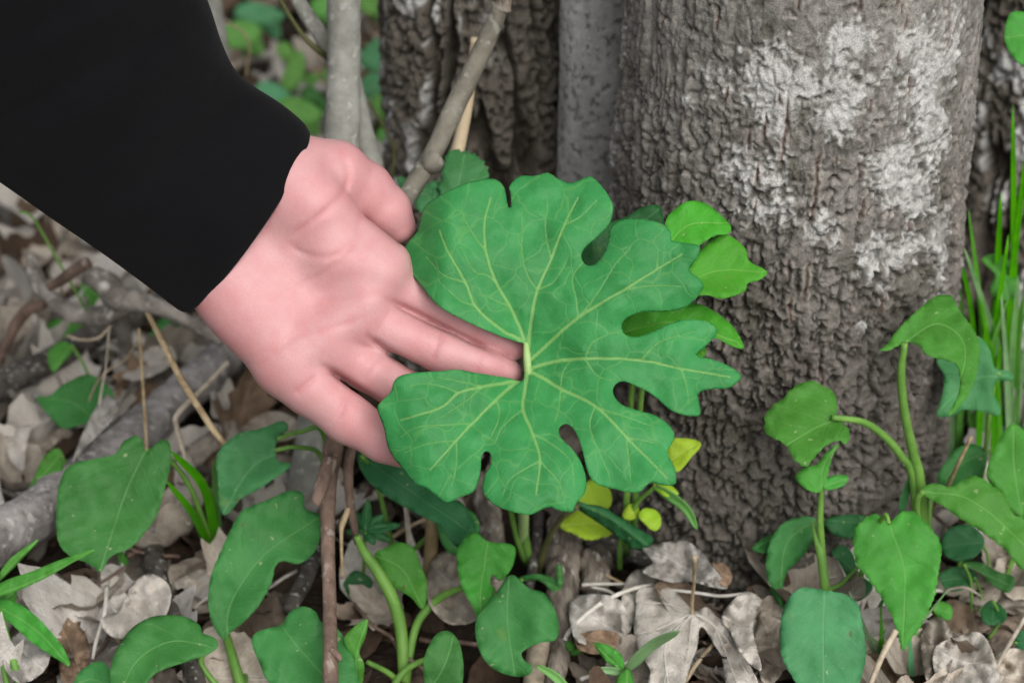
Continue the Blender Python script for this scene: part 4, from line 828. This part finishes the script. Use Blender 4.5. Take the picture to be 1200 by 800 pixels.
ribbon('blade', [(1065, 750, .85), (1100, 765, .84), (1135, 803, .82)], 4, M['blue'], p)
ribbon('blade', [(1070, 830, .81), (1068, 780, .825), (1066, 742, .835)], 6, M['blue'], p)
for k in range(12):
    x0 = random.uniform(1010, 1090); ribbon('blade', [(x0, 800, .835), (x0+random.gauss(0, 8), 760, .84), (x0+random.gauss(0, 25), random.uniform(690, 745), .84)], random.uniform(3, 5), M['grass'], p)

# ------------------------------------------------------------------ far plants
FG = 'soft green plants on the far forest floor'
for (cx, cy, a, b_, an, mt) in [(320, 116, 26, 18, 20, 'blue'), (350, 131, 28, 16, 10, 'light'), (283, 40, 24, 16, -10, 'light'), (304, 17, 30, 13, 5, 'blue'), (443, 66, 24, 19, 160, 'blue'), (436, 102, 17, 15, 150, 'blue'), (456, 157, 16, 12, 160, 'light'),
        (436, 6, 18, 12, 30, 'light'), (345, 85, 12, 26, 20, 'light'), (376, 10, 14, 12, 80, 'light'), (335, 62, 14, 9, 60, 'light'), (365, 112, 14, 9, 20, 'mid'), (442, 125, 14, 8, 80, 'light'), (390, 90, 14, 12, 200, 'light')]:
    y0 = yg(cy+38); cn = dict(light='bright green', blue='bluish green', mid='deep green')[mt]; p = thing('far_plant', f'{cn} broad-leaved plant on the forest floor beyond the saplings', 'plant', (*Z(cx, cy+38)[:2], 0), f'{cn} plants beyond the saplings')
    for k in range(2):
        o_, md = oval(cx+(0, 12, -10)[k], cy+(0, 12, 14)[k], a*(1, .7, .6)[k], b_*(1, .75, .7)[k], an+(0, 50, -70)[k]); L_(o_, md, dict(light='farlight', blue='farblue', mid='mid')[mt], y0-.03+.02*k, step=8, tilt=1.1)
    tube('stalk', [(cx, cy, y0-.02, 1.8), (cx+2, cy+20, y0-.005, 1.8), (cx, cy+40, y0, 2)], M['stem'], p)

# ------------------------------------------------------------------ saplings, twigs, logs
p = thing('sapling', 'forked smooth grey sapling behind the wrist', 'tree', (*Y(362, 560, 1.0)[:2], 0))
tube('stem', [(425, -500, 1.06, 19), (405, -60, 1.05, 20), (403, 60, 1.05, 19.5), (401, 150, 1.04, 21), (395, 260, 1.03, 22), (372, 480, 1.01, 21), (358, 585, 1.0, 24)], M['greytwig'], p, rough=.05, seg=18, per=14)
tube('branch', [(398, 20, 1.06, 7), (413, 95, 1.058, 11), (425, 155, 1.056, 13), (436, 210, 1.05, 16), (425, 300, 1.045, 18), (385, 450, 1.015, 18)], M['greytwig'], p, rough=.05, seg=16, per=12)
p = thing('branch', 'grey side branch meeting the sapling at an angle', 'branch', Y(392, 75, 1.08))
tube('stem', [(396, 85, 1.075, 8), (378, 45, 1.075, 9.5), (352, 5, 1.08, 9), (320, -60, 1.09, 9), (270, -160, 1.1, 8)], M['greytwig'], p, rough=.05, seg=12, per=8)
tube('twig', [(388, 70, 1.07, 3.5), (372, 58, 1.065, 4), (352, 38, 1.065, 3), (326, -4, 1.065, 2.6), (300, -60, 1.065, 2)], M['stem_red'], p, rough=.12)
p = thing('sapling', 'thin grey sapling stem half hidden by the black sleeve', 'tree', Y(262, 330, 1.2))
tube('stem', [(225, -300, 1.2, 11), (246, -20, 1.2, 12), (258, 80, 1.2, 12), (268, 330, 1.2, 13)], M['greytwig'], p, rough=.05, seg=12)
p = thing('fallen_vine', 'thin looping dry vine hanging beside the black sleeve', 'vine', Y(286, 88, 1.25))
tube('stem', [(262, 25, 1.25, 1.3), (285, 38, 1.25, 1.3), (292, 60, 1.25, 1.3), (288, 90, 1.25, 1.3)], M['straw'], p)
p = thing('fallen_vine', 'thin dark vine curving down between sapling and furrowed trunk', 'vine', Y(455, 240, 1.12))
tube('stem', [(432, 120, 1.12, 1.8), (450, 150, 1.12, 1.8), (462, 175, 1.12, 1.8), (458, 215, 1.12, 1.6), (448, 260, 1.12, 1.6)], M['stem_red'], p)
p = thing('leaning_twig', 'grey broken twig leaning in front of the furrowed trunk', 'twig', Y(440, 330, .94))
tube('stem', [(587, 6, 1.0, 10.5), (578, 30, 1.0, 10.5), (553, 85, .995, 12), (530, 132, .985, 12), (508, 180, .975, 11.5), (482, 222, .965, 11.5), (440, 300, .95, 11), (390, 440, .96, 10)], M['brownbark'], p, rough=.09, seg=14, per=10)
tube('knot', [(500, 192, .972, 11.5), (506, 190, .97, 13.5), (513, 183, .972, 11.5)], M['brownbark'], p, rough=.25, seg=14, per=6)
tube('broken_tip', [(588, 10, 1.0, 11), (590, 2, 1.0, 9), (592, -14, 1.0, 10)], M['oldwood'], p, rough=.2, seg=12)
p = thing('peeled_stick', 'pale barkless stick standing behind the leaning twig', 'stick', Y(520, 240, 1.01))
tube('stem', [(557, 45, 1.03, 5), (554, 75, 1.03, 6), (548, 120, 1.025, 7), (538, 170, 1.02, 8), (522, 240, 1.015, 9), (505, 420, 1.01, 9)], M['paletwig'], p, rough=.05)
p = thing('upright_twig', 'reddish brown upright twig with a snapped side stub under the little finger', 'twig', Y(388, 830, .81))
tube('stem', [(402, 440, .885, 10), (394, 505, .878, 11), (389, 535, .873, 12), (386, 560, .87, 10), (384, 620, .85, 8.5), (386, 700, .82, 8), (387, 755, .795, 8.5), (387, 800, .778, 9.5), (388, 850, .76, 10)], M['redtwig'], p, rough=.10, seg=14, per=10)
tube('side_stub', [(388, 535, .865, 9), (379, 562, .858, 9), (371, 586, .852, 6.5), (369, 590, .851, 5)], M['redtwig'], p, rough=.12, seg=12)
tube('bud', [(388, 762, .79, 5), (396, 768, .787, 4), (399, 774, .785, 2)], M['redtwig'], p, rough=.2)
p = thing('fine_twig', 'slender brown twig hanging beside the reddish upright twig', 'twig', Y(417, 640, .875))
tube('stem', [(419, 505, .89, 5), (409, 540, .885, 6), (409, 570, .88, 5.5), (412, 599, .875, 5), (419, 637, .87, 3.5)], M['redtwig'], p, rough=.15, seg=10)
tube('side_stub', [(409, 595, .875, 3.6), (401, 615, .87, 3.4), (400, 630, .868, 2), (401, 677, .865, 1.8)], M['straw'], p, rough=.15)

LOGS = []
def lying(name, label, cat, pts, mt, rough=.15, seg=16, lift=.95, per=10, seed=1):
    """log on the ground: pts (px, py of its axis, r px)"""
    q = spline(pts, per); z = np.full(len(q), .01)
    for _ in range(4): z = q[:, 2]*d_of_z(q[:, 1], z)/FPX*lift*1.0+.004
    d = d_of_z(q[:, 1], z); c = P(q[:, 0], q[:, 1], d); m = tube_mesh(c, q[:, 2]*d/FPX, seg, rough, seed)
    LOGS.extend([(a[0], a[1], r_) for a, r_ in zip(c, q[:, 2]*d/FPX)]); o = obj(name, m, mt); return tag(o, label, cat)
lying('fallen_log', 'pale grey weathered log slanting across the litter behind the heart-shaped leaf', 'log', [(-120, 705, 34), (0, 628, 31), (60, 588, 29), (130, 535, 27), (210, 465, 25), (262, 420, 23), (330, 360, 20)], M['log'], .17, 26, seed=4, per=22, lift=1.7)
lying('fallen_branch', 'dark bark-covered branch lying under the knotted driftwood', 'branch', [(-80, 500, 17), (0, 452, 16), (60, 422, 15), (130, 382, 14), (200, 350, 12), (280, 310, 11)], M['darklog'], .12, 16, seed=9, lift=3.2)
lying('bark_chunk', 'dark rotten stick with lichen lying below the heart-shaped leaf', 'stick', [(176, 636, 12), (184, 670, 14), (192, 705, 14), (206, 735, 14), (222, 775, 13), (232, 815, 12)], M['darklog'], .25, 14, seed=14)
lying('bark_chunk', 'short brown stick behind the reddish upright twig', 'stick', [(372, 640, 9), (362, 668, 10), (345, 702, 10), (338, 716, 8)], M['darklog'], .2, 12, seed=17)
lying('rotting_root', 'grey rotting root running forward below the big leaf', 'wood', [(664, 585, 18), (663, 620, 20), (660, 660, 19), (658, 700, 17), (655, 745, 14), (652, 800, 13), (650, 835, 12)], M['oldwood'], .42, 30, lift=.2, seed=21, per=26)
lying('rotting_root', 'greyish upright piece of dead wood behind the green shoot', 'wood', [(560, 560, 13), (570, 590, 14), (578, 640, 13), (580, 690, 12)], M['oldwood'], .4, 24, lift=.4, seed=25, per=24)
lying('pale_wood', 'short pale bare wood piece below the blue-green oval leaf', 'wood', [(633, 752, 13), (628, 780, 13), (622, 825, 13)], M['straw'], .15, 14, lift=.4, seed=27)
lying('fallen_stick', 'thin dark stick beside the grey rotting root', 'stick', [(632, 600, 6), (628, 640, 6), (620, 690, 6), (612, 730, 5)], M['darklog'], .2, 10, seed=29)
lying('fallen_stick', 'brown rotten stick below the curled dark leaf', 'stick', [(690, 632, 9), (715, 640, 10), (745, 652, 9), (765, 660, 7)], M['darklog'], .2, 12, seed=31)
lying('wood_flake', 'brown block of rotten wood right of the rotting root', 'wood', [(700, 650, 17), (698, 668, 19), (696, 690, 17)], M['oldwood'], .5, 26, lift=.1, seed=33, per=24)
p = thing('dead_stalk', 'brown upright dead stalk behind the hairy stem', 'stalk', Z(502, 690))
tube('stem', [(507, 590, .905, 8), (506, 630, .905, 8), (502, 695, .905, 8.5)], plain('brown_stalk', (.22, .16, .08), (.32, .25, .14), 50, .6), p, rough=.05)
for q, lab in (([(482, 690, .905, 2.5), (478, 630, .9, 2.5), (474, 585, .895, 2.5)], 'thin tan dead stalk next to the brown dead stalk'),):
    p = thing('dead_stalk', lab, 'stalk', Z(482, 690)); tube('stem', q, M['straw'], p)
p = thing('driftwood', 'knotted forked driftwood branch below the black sleeve', 'branch', Z(140, 440))
tube('stem', [(98, 321, 1.08, 9), (112, 326, 1.08, 14), (128, 336, 1.08, 16), (140, 350, 1.085, 17), (165, 354, 1.085, 13), (195, 364, 1.085, 10), (222, 378, 1.085, 9), (260, 400, 1.09, 8)], M['drift'], p, rough=.22, seg=16, per=10, seed=5)
tube('limb', [(146, 356, 1.085, 13), (124, 369, 1.085, 13), (100, 370, 1.09, 11), (75, 362, 1.09, 11), (55, 345, 1.1, 10), (42, 325, 1.11, 9), (36, 300, 1.12, 7)], M['drift'], p, rough=.2, seg=16, per=10, seed=6)
tube('limb', [(57, 337, 1.075, 5), (72, 328, 1.075, 6.5), (90, 315, 1.07, 7), (104, 307, 1.07, 7)], M['redtwig'], p, rough=.15, seg=12, seed=7)
tube('limb', [(52, 356, 1.09, 6), (34, 362, 1.09, 7), (20, 378, 1.09, 7), (8, 402, 1.09, 6), (-10, 440, 1.09, 6)], M['redtwig'], p, rough=.15, seg=12, seed=8)
tube('knot', [(118, 340, 1.065, 5), (122, 336, 1.06, 7), (126, 332, 1.06, 4)], M['root'], p, rough=.2, seg=12)
tube('prop', [(140, 352, 1.09, 10), (146, 395, 1.11, 9), (150, 450, 1.12, 9)], M['drift'], p, rough=.2, seg=12)
STR = [([(172, 366, .95, 3), (190, 400, .94, 4), (210, 440, .93, 4.2), (232, 476, .925, 4.2), (255, 510, .92, 4), (281, 538, .915, 2.5)], 'spotted dry stalk slanting down from under the cuff'),
    ([(163, 385, .99, 1.6), (166, 430, .985, 1.8), (170, 490, .98, 1.8), (172, 540, .97, 1.8), (168, 590, .96, 1.8), (166, 640, .95, 1.6), (161, 688, .93, 1.4)], 'long thin dry vine hanging over the heart-shaped leaf'),
    ([(128, 385, 1.02, 1.2), (124, 430, 1.02, 1.3), (117, 470, 1.01, 1.3), (114, 515, 1.0, 1.2), (117, 535, 1.0, 1)], 'fine dry stem over the seedling leaf against the log'),
    ([(160, 400, 1.03, 1.3), (148, 420, 1.03, 1.6), (125, 435, 1.03, 1.8), (110, 455, 1.02, 1.2), (98, 490, 1.02, 1)], 'curving pale dry stem above the grey log'),
    ([(268, 424, .99, 3), (238, 455, .985, 3.2), (208, 485, .98, 3.4), (207, 500, .975, 3), (212, 520, .97, 2.6), (219, 542, .965, 2)], 'bent dry stalk crossing the upper end of the grey log'),
    ([(175, 545, .95, 1.2), (177, 575, .95, 1.4), (172, 605, .95, 1.4), (176, 580, .95, 1.2)], 'short curled dry tendril against the heart-shaped leaf'),
    ([(78, 393, 1.06, 1.4), (95, 398, 1.06, 1.5), (115, 396, 1.06, 1.5), (130, 382, 1.06, 1.3)], 'pale looping tendril under the driftwood'),
    ([(22, 248, 1.1, 1.4), (38, 255, 1.1, 1.6), (62, 295, 1.09, 1.6), (85, 335, 1.08, 1.6), (102, 365, 1.08, 1.4)], 'thin green stem along the lower edge of the black sleeve')]
for q, lab in STR:
    l = q[-1]; p = thing('withered_weed', lab, 'dry weed', Y(l[0], l[1], l[2])); tube('stem', q, M['stem'] if 'green' in lab else M['straw'], p, rough=.1, seg=7)
for q, lab, mt in [([(125, 688, .018, 3), (124, 705, .02, 2.6), (121, 725, .02, 2.6), (113, 750, .015, 2.4), (107, 778, .01, 2)], 'white rootlet lying below the heart-shaped leaf', 'root'),
    ([(130, 704, .015, 1.2), (135, 716, .016, 1.3), (148, 715, .016, 1.2), (156, 705, .015, 1)], 'small pale curling rootlet beside the white rootlet', 'root'),
    ([(662, 750, .012, 2.6), (666, 741, .014, 2.8), (684, 722, .022, 3), (710, 703, .026, 2.8), (740, 690, .026, 2.4), (768, 684, .022, 2)], 'long pale leaf stalk arching beside the dead maple-like leaf', 'root'),
    ([(682, 685, .014, 2.2), (705, 684, .015, 2), (738, 684, .015, 1.4)], 'straight white stalk lying right of the rotting root', 'root'),
    ([(692, 687, .012, 2), (712, 692, .012, 2), (724, 699, .012, 1.8)], 'short pale stalk under the straight white stalk', 'root'),
    ([(785, 691, .022, 2), (815, 694, .024, 2), (845, 698, .022, 2), (872, 695, .018, 1.6)], 'horizontal pale stalk behind the dead maple-like leaf', 'root'),
    ([(1018, 806, .035, 3), (1034, 768, .05, 3.6), (1050, 738, .06, 3.8)], 'pale broken stick standing between the two broad oval leaves', 'straw'),
    ([(1156, 806, .012, 2.6), (1175, 768, .025, 2.6), (1202, 722, .04, 2.8), (1240, 660, .05, 3)], 'pale brown stem rising at the edge of the round-leaf cluster', 'straw'),
    ([(1092, 598, .03, 2), (1110, 570, .06, 2.6), (1122, 545, .08, 2.4), (1138, 512, .1, 2)], 'bent dry straw in the tall broad-leaved plant', 'straw'),
    ([(1106, 692, .02, 1.6), (1130, 688, .025, 1.8), (1150, 698, .02, 1.4)], 'thin straw below the round dark leaves', 'straw')]:
    a = q[len(q)//2]; p = thing('dry_stalk', lab, 'stalk', Z(a[0], a[1], 0)); tube('stem', q, M[mt], p, mode='z', rough=.1, seg=7)

# ------------------------------------------------------------------ named dead leaves
p = thing('dead_leaf', 'large flat tan maple-like dead leaf with its stalk standing up, at the trunk foot', 'dead leaf', Z(812, 740))
ML = dict(z=.024, wave=.006, fold=-.05, step=6, parent=p, th=.0005)
mb_ = blade('blade', [(745,716),(747,692),(765,686),(786,689),(807,710),(816,716),(828,711),(840,722),(852,731),(855,746),(870,764),(883,788),(888,806),(866,830),(852,806),(846,770),(837,755),(825,735),(819,738),(817,758),(810,776),(803,800),(800,826),(775,822),(760,800),(762,785),(750,764),(743,740)], [(811,718),(780,755),(785,815)], M['deadpale'], **ML)
for q in ([(811,718),(785,708),(752,705)], [(811,718),(790,712),(770,690)], [(811,718),(790,750),(775,815)], [(811,718),(775,735),(748,742)], [(813,718),(838,735),(868,812)], [(811,718),(808,750),(798,810)], [(813,718),(845,740),(876,790)]):
    qq = spline([(a, b) for a, b in q], 6); tube('vein', [(a, b, .0262, .9*(1-.5*i/len(qq))) for i, (a, b) in enumerate(qq)], M['deadpale'], mb_, mode='z', per=1, seg=5)
tube('stalk', [(811, 719, .026, 2.4), (811, 705, .036, 2.2), (813, 685, .054, 2.2), (814, 652, .085, 2.6)], M['straw'], p, mode='z')
NM = [([(751,640),(780,635),(804,634),(822,646),(834,662),(853,687),(837,688),(810,681),(786,682),(753,670),(765,659),(757,649)], 'deadgrey', .032, 'crumpled silvery grey dead leaf against the foot of the stout trunk', .02),
    ([(846,722),(870,694),(892,703),(882,734),(892,784),(870,768),(857,742)], 'deadpale', .03, 'rolled tan dead leaf right of the large maple-like one', .016),
    ([(834,659),(850,661),(858,676),(850,687),(838,676)], 'deadbrown', .03, 'small brown dead leaf scrap at the trunk foot', .008),
    ([(668,705),(690,696),(722,700),(735,720),(732,745),(715,760),(690,756),(672,745)], 'deadgrey', .016, 'grey and brown holed dead leaf right of the rotting root', .012),
    ([(675,745),(700,738),(725,742),(722,758),(700,766),(678,760)], 'deadbrown', .021, 'rusty brown leaf patch lying on the grey holed leaf', .006),
    ([(730,690),(745,668),(768,672),(775,690),(752,700),(738,740),(728,735)], 'deadpale', .018, 'pale folded dead leaf behind the large maple-like one', .012),
    ([(505,660),(525,645),(560,655),(575,690),(560,725),(525,730),(500,700)], 'deadleaf', .02, 'light dead leaf beneath the notched bright heart-shaped leaf', .012),
    ([(150,690),(175,672),(200,690),(190,730),(160,748),(130,745),(118,725),(140,715)], 'deadpale', .016, 'wide beige dead leaf beside the white rootlet', .012),
    ([(30,690),(60,670),(85,688),(80,715),(55,728),(32,715)], 'deadleaf', .014, 'brownish dead leaf between the narrow-leaf blades', .01),
    ([(12,750),(40,735),(60,755),(52,785),(25,800),(5,780)], 'deadgrey', .016, 'pale grey dead leaf at the foot of the narrow-leaf plant', .012),
    ([(70,730),(90,725),(105,760),(95,790),(75,800),(68,765)], 'deadbrown', .018, 'curled brown dead leaf beside the narrow-leaf plant', .016),
    ([(8,505),(35,478),(62,462),(80,470),(62,490),(35,508),(28,550),(10,535)], 'deadpale', .016, 'pale holed dead leaf leaning on the dark branch', .01),
    ([(112,478),(128,462),(140,478),(128,496),(104,520),(86,540),(96,510)], 'deadgrey', .05, 'shredded pale leaf scrap on the upper side of the grey log', .012),
    ([(130,425),(160,410),(200,405),(205,425),(165,445),(140,440)], 'deadpale', .02, 'cream dead leaf behind the grey log', .01),
    ([(205,535),(236,512),(268,490),(280,508),(250,530),(218,560)], 'deadleaf', .014, 'beige dead leaf in front of the upper end of the grey log', .014),
    ([(205,545),(222,535),(235,580),(222,615),(208,590)], 'deadpale', .02, 'narrow cream dead leaf between the grass blades and the heart-shaped leaf', .012),
    ([(280,505),(315,482),(345,490),(350,510),(305,522),(282,528)], 'deadleaf', .012, 'greyish dead leaf below the palm', .012),
    ([(1095,760),(1125,745),(1150,742),(1165,770),(1170,805),(1130,812),(1100,800)], 'deadpale', .022, 'crumpled whitish dead leaf below the round dark leaves', .02),
    ([(1080,735),(1105,725),(1118,760),(1105,800),(1085,795)], 'deadleaf', .02, 'tan rolled dead leaf next to the blue green grass', .016),
    ([(1160,770),(1195,760),(1225,790),(1195,820),(1165,808)], 'deadleaf', .016, 'brownish dead leaf at the foot of the pale brown stem', .014),
    ([(890,720),(915,705),(925,740),(915,790),(895,800),(885,760)], 'deadleaf', .012, 'shaded dead leaf left of the blue-green oval leaf', .014)]
for o_, mt, z_, lab, wv in NM:
    md = [o_[0], tuple(np.mean(o_, 0)), o_[len(o_)//2]]
    b_ = blade('dead_leaf', o_, md, M[mt], z=z_, wave=wv*.75, fold=random.uniform(-.25, .25), step=4.5, cur=random.uniform(-.012, .006)); tag(b_, lab, 'dead leaf')

# ------------------------------------------------------------------ leaf litter, fallen twigs
MAPLE = [(-.45,.06),(-.7,.28),(-.55,.36),(-.62,.62),(-.3,.58),(-.12,.98),(.06,.72),(.2,.8),(.18,.42),(.32,.28),(.5,.42),(.6,.22),(.72,.26),(1,0)]
KINDS = ['pointed maple-like', 'narrow oval', 'broad toothed', 'torn']
def litter_mesh(k):
    R_ = np.random.default_rng(100+k); n = 44; t = np.linspace(0, 2*math.pi, n, endpoint=False); kind = k % 4
    if kind == 0: o = np.array(MAPLE+[(a, -b) for a, b in MAPLE[-2::-1]])
    else:
        if kind == 1: r = np.sqrt(1/((np.cos(t)/1.)**2+(np.sin(t)/.46)**2))
        elif kind == 2: r = np.sqrt(1/((np.cos(t)/1.)**2+(np.sin(t)/.66)**2))*(1+.05*((t*14/6.283) % 1-.5)*2)
        else: r = .35+1.0*fbm(np.cos(t)*2.2+k, np.sin(t)*2.2, 4, k)
        o = np.stack([r*np.cos(t)*(1+.12*np.cos(t)), r*np.sin(t)], 1)
    o = resample(o, .11, True); L = np.arange(len(o))
    o = o*(1+.16*(fbm(L*.35, L*0+k, 2, k)-.5))[:, None]; v, f = tri_patch(o, .12); f = f[:, ::-1]
    cu = R_.uniform(-.7, 1.1); cu2 = R_.uniform(-.5, .6); x, y = v.T; ed = np.hypot(x, y)
    z = cu*np.abs(y)**1.6+cu2*x*x+.42*(fbm(x*1.9+k*5, y*1.9, 3, k)-.5)+.22*(fbm(x*5+k, y*5, 2, k+3)-.5)-.06*np.exp(-(y/.08)**2)
    z += R_.uniform(.2, .9)*np.clip(x*math.cos(k)+y*math.sin(k)-.45, 0, 1)**1.2*2
    m = mesh_np('dead_leaf', np.stack([x, y, z], 1)*.036, f); uv_attr(m, np.stack([y, x], 1)*3.6); m.materials.append(M['deadleaf']); return m, np.stack([x, y, z], 1)*.036, f
LM = [litter_mesh(k) for k in range(20)]
LMAT = [('tan', M['deadleaf']), ('tan', M['deadleaf']), ('greyish', M['deadgrey']), ('dark brown', M['deadbrown']), ('bleached', M['deadpale']), ('bleached', M['deadpale']), ('tan', M['deadleaf']), ('bleached', M['deadpale'])]
def free(x, y):
    for ax, ay, r in ((MX, MY, .108), (-.018, 1.17, .07), (.345, 1.22, .08), (.0505, 1.09, .03)):
        if math.hypot(x-ax, y-ay) < r: return False
    for ax, ay, r in LOGS:
        if abs(x-ax) < .06 and math.hypot(x-ax, y-ay) < r+.008: return False
    return True
cnt = 0; rl = random.Random(8)
while cnt < 276:
    px, py = rl.uniform(-30, 1230), rl.uniform(40, 820) if rl.random() < .55 else rl.uniform(520, 830)
    if cnt % 5 == 0: px, py = rl.uniform(240, 480), rl.uniform(-20, 230)
    elif cnt % 5 in (1, 2): px, py = rl.uniform(-30, 340), rl.uniform(215, 580)
    x, y, _ = Z(px, py)
    if not free(x, y) or (330 < px < 650 and py > 540 and rl.random() < .72): continue
    kk = rl.randrange(20); o = bpy.data.objects.new('dead_leaf', LM[kk][0]); COL.objects.link(o); s_ = rl.uniform(.5, 1.25); cn, cm = LMAT[rl.choice((0, 0, 1, 2, 2, 3, 4))] if y < .98 else LMAT[rl.randrange(6)+2]; o.material_slots[0].link = 'OBJECT'; o.material_slots[0].material = cm
    o.location = (x, y, float(gheight(np.array(x), np.array(y)))+rl.uniform(.004, .02)); o.rotation_euler = (rl.gauss(0, .3), rl.gauss(0, .3), rl.uniform(0, 6.28)); o.scale = (s_, s_*rl.uniform(.8, 1.1), s_)
    lb = f'crumpled {cn} {KINDS[kk % 4]} dead leaf lying loose in the leaf litter'; tag(o, lb, 'dead leaf', lb.replace('crumpled ', '').replace(' lying loose', '')); cnt += 1
VV, FF, k = [], [], 0; CC = []
for _ in range(1700):
    if rl.random() < .45: x, y, _z = Z(rl.uniform(-60, 1260), rl.uniform(-20, 840))
    else: x, y = rl.uniform(-2.2, 2.2), rl.uniform(.2, 4.2)
    if not free(x, y): continue
    m, v, f = LM[rl.randrange(20)]; s_ = rl.uniform(.25, 1.0); a = rl.uniform(0, 6.28); ca, sa = math.cos(a), math.sin(a); tx, ty = rl.gauss(0, .25), rl.gauss(0, .25)
    q = np.stack([v[:, 0]*ca-v[:, 1]*sa, v[:, 0]*sa+v[:, 1]*ca, v[:, 2]+v[:, 0]*tx+v[:, 1]*ty], 1)*s_+np.array([x, y, float(gheight(np.array(x), np.array(y)))+rl.uniform(-.006, .006)]); CC.append(np.tile(np.array(rl.choice([(.10, .065, .042), (.16, .115, .08), (.07, .045, .03), (.24, .19, .145), (.33, .28, .225)]))*rl.uniform(.45, .95), (len(q), 1)))
    VV.append(q); FF.append(f+k); k += len(q)
lm_ = mesh_np('leaf_litter', np.concatenate(VV), np.concatenate(FF)); col_attr(lm_, 'tint', np.concatenate(CC))
lo = obj('leaf_litter', lm_, attr_mat('leaf_litter', .85, 250, .6, .0015)); lo['kind'] = 'stuff'
tag(lo, 'layer of broken tan and brown dead leaves covering the soil', 'leaf litter')
TW = []
for k in range(6):
    R_ = np.random.default_rng(300+k); n = 9; t = np.linspace(-.5, .5, n); ln = R_.uniform(.04, .10)
    c = np.stack([t*ln, .006*(fbm(t*3+k, t*0, 2, k)-.5)*2, .004*(fbm(t*3+k, t*0+5, 2, k)-.5)*2], 1); TW.append(tube_mesh(c, np.linspace(.0013, .0007, n)*R_.uniform(.7, 1.4), 6, .1, k))
    TW[-1].materials.append(M['straw'] if k % 3 == 0 else M['root'] if k % 3 == 1 else M['redtwig'])
for k in range(110):
    while True:
        x, y, _ = Z(rl.uniform(0, 1200), rl.uniform(150, 830))
        if free(x, y): break
    o = bpy.data.objects.new('fallen_twig', TW[k % 6]); COL.objects.link(o); o.location = (x, y, float(gheight(np.array(x), np.array(y)))+rl.uniform(.014, .024)); o.rotation_euler = (0, rl.gauss(0, .12), rl.uniform(0, 6.28))
    tag(o, 'thin dry twig lying loose on the leaf litter', 'twig', 'loose twigs on the leaf litter')
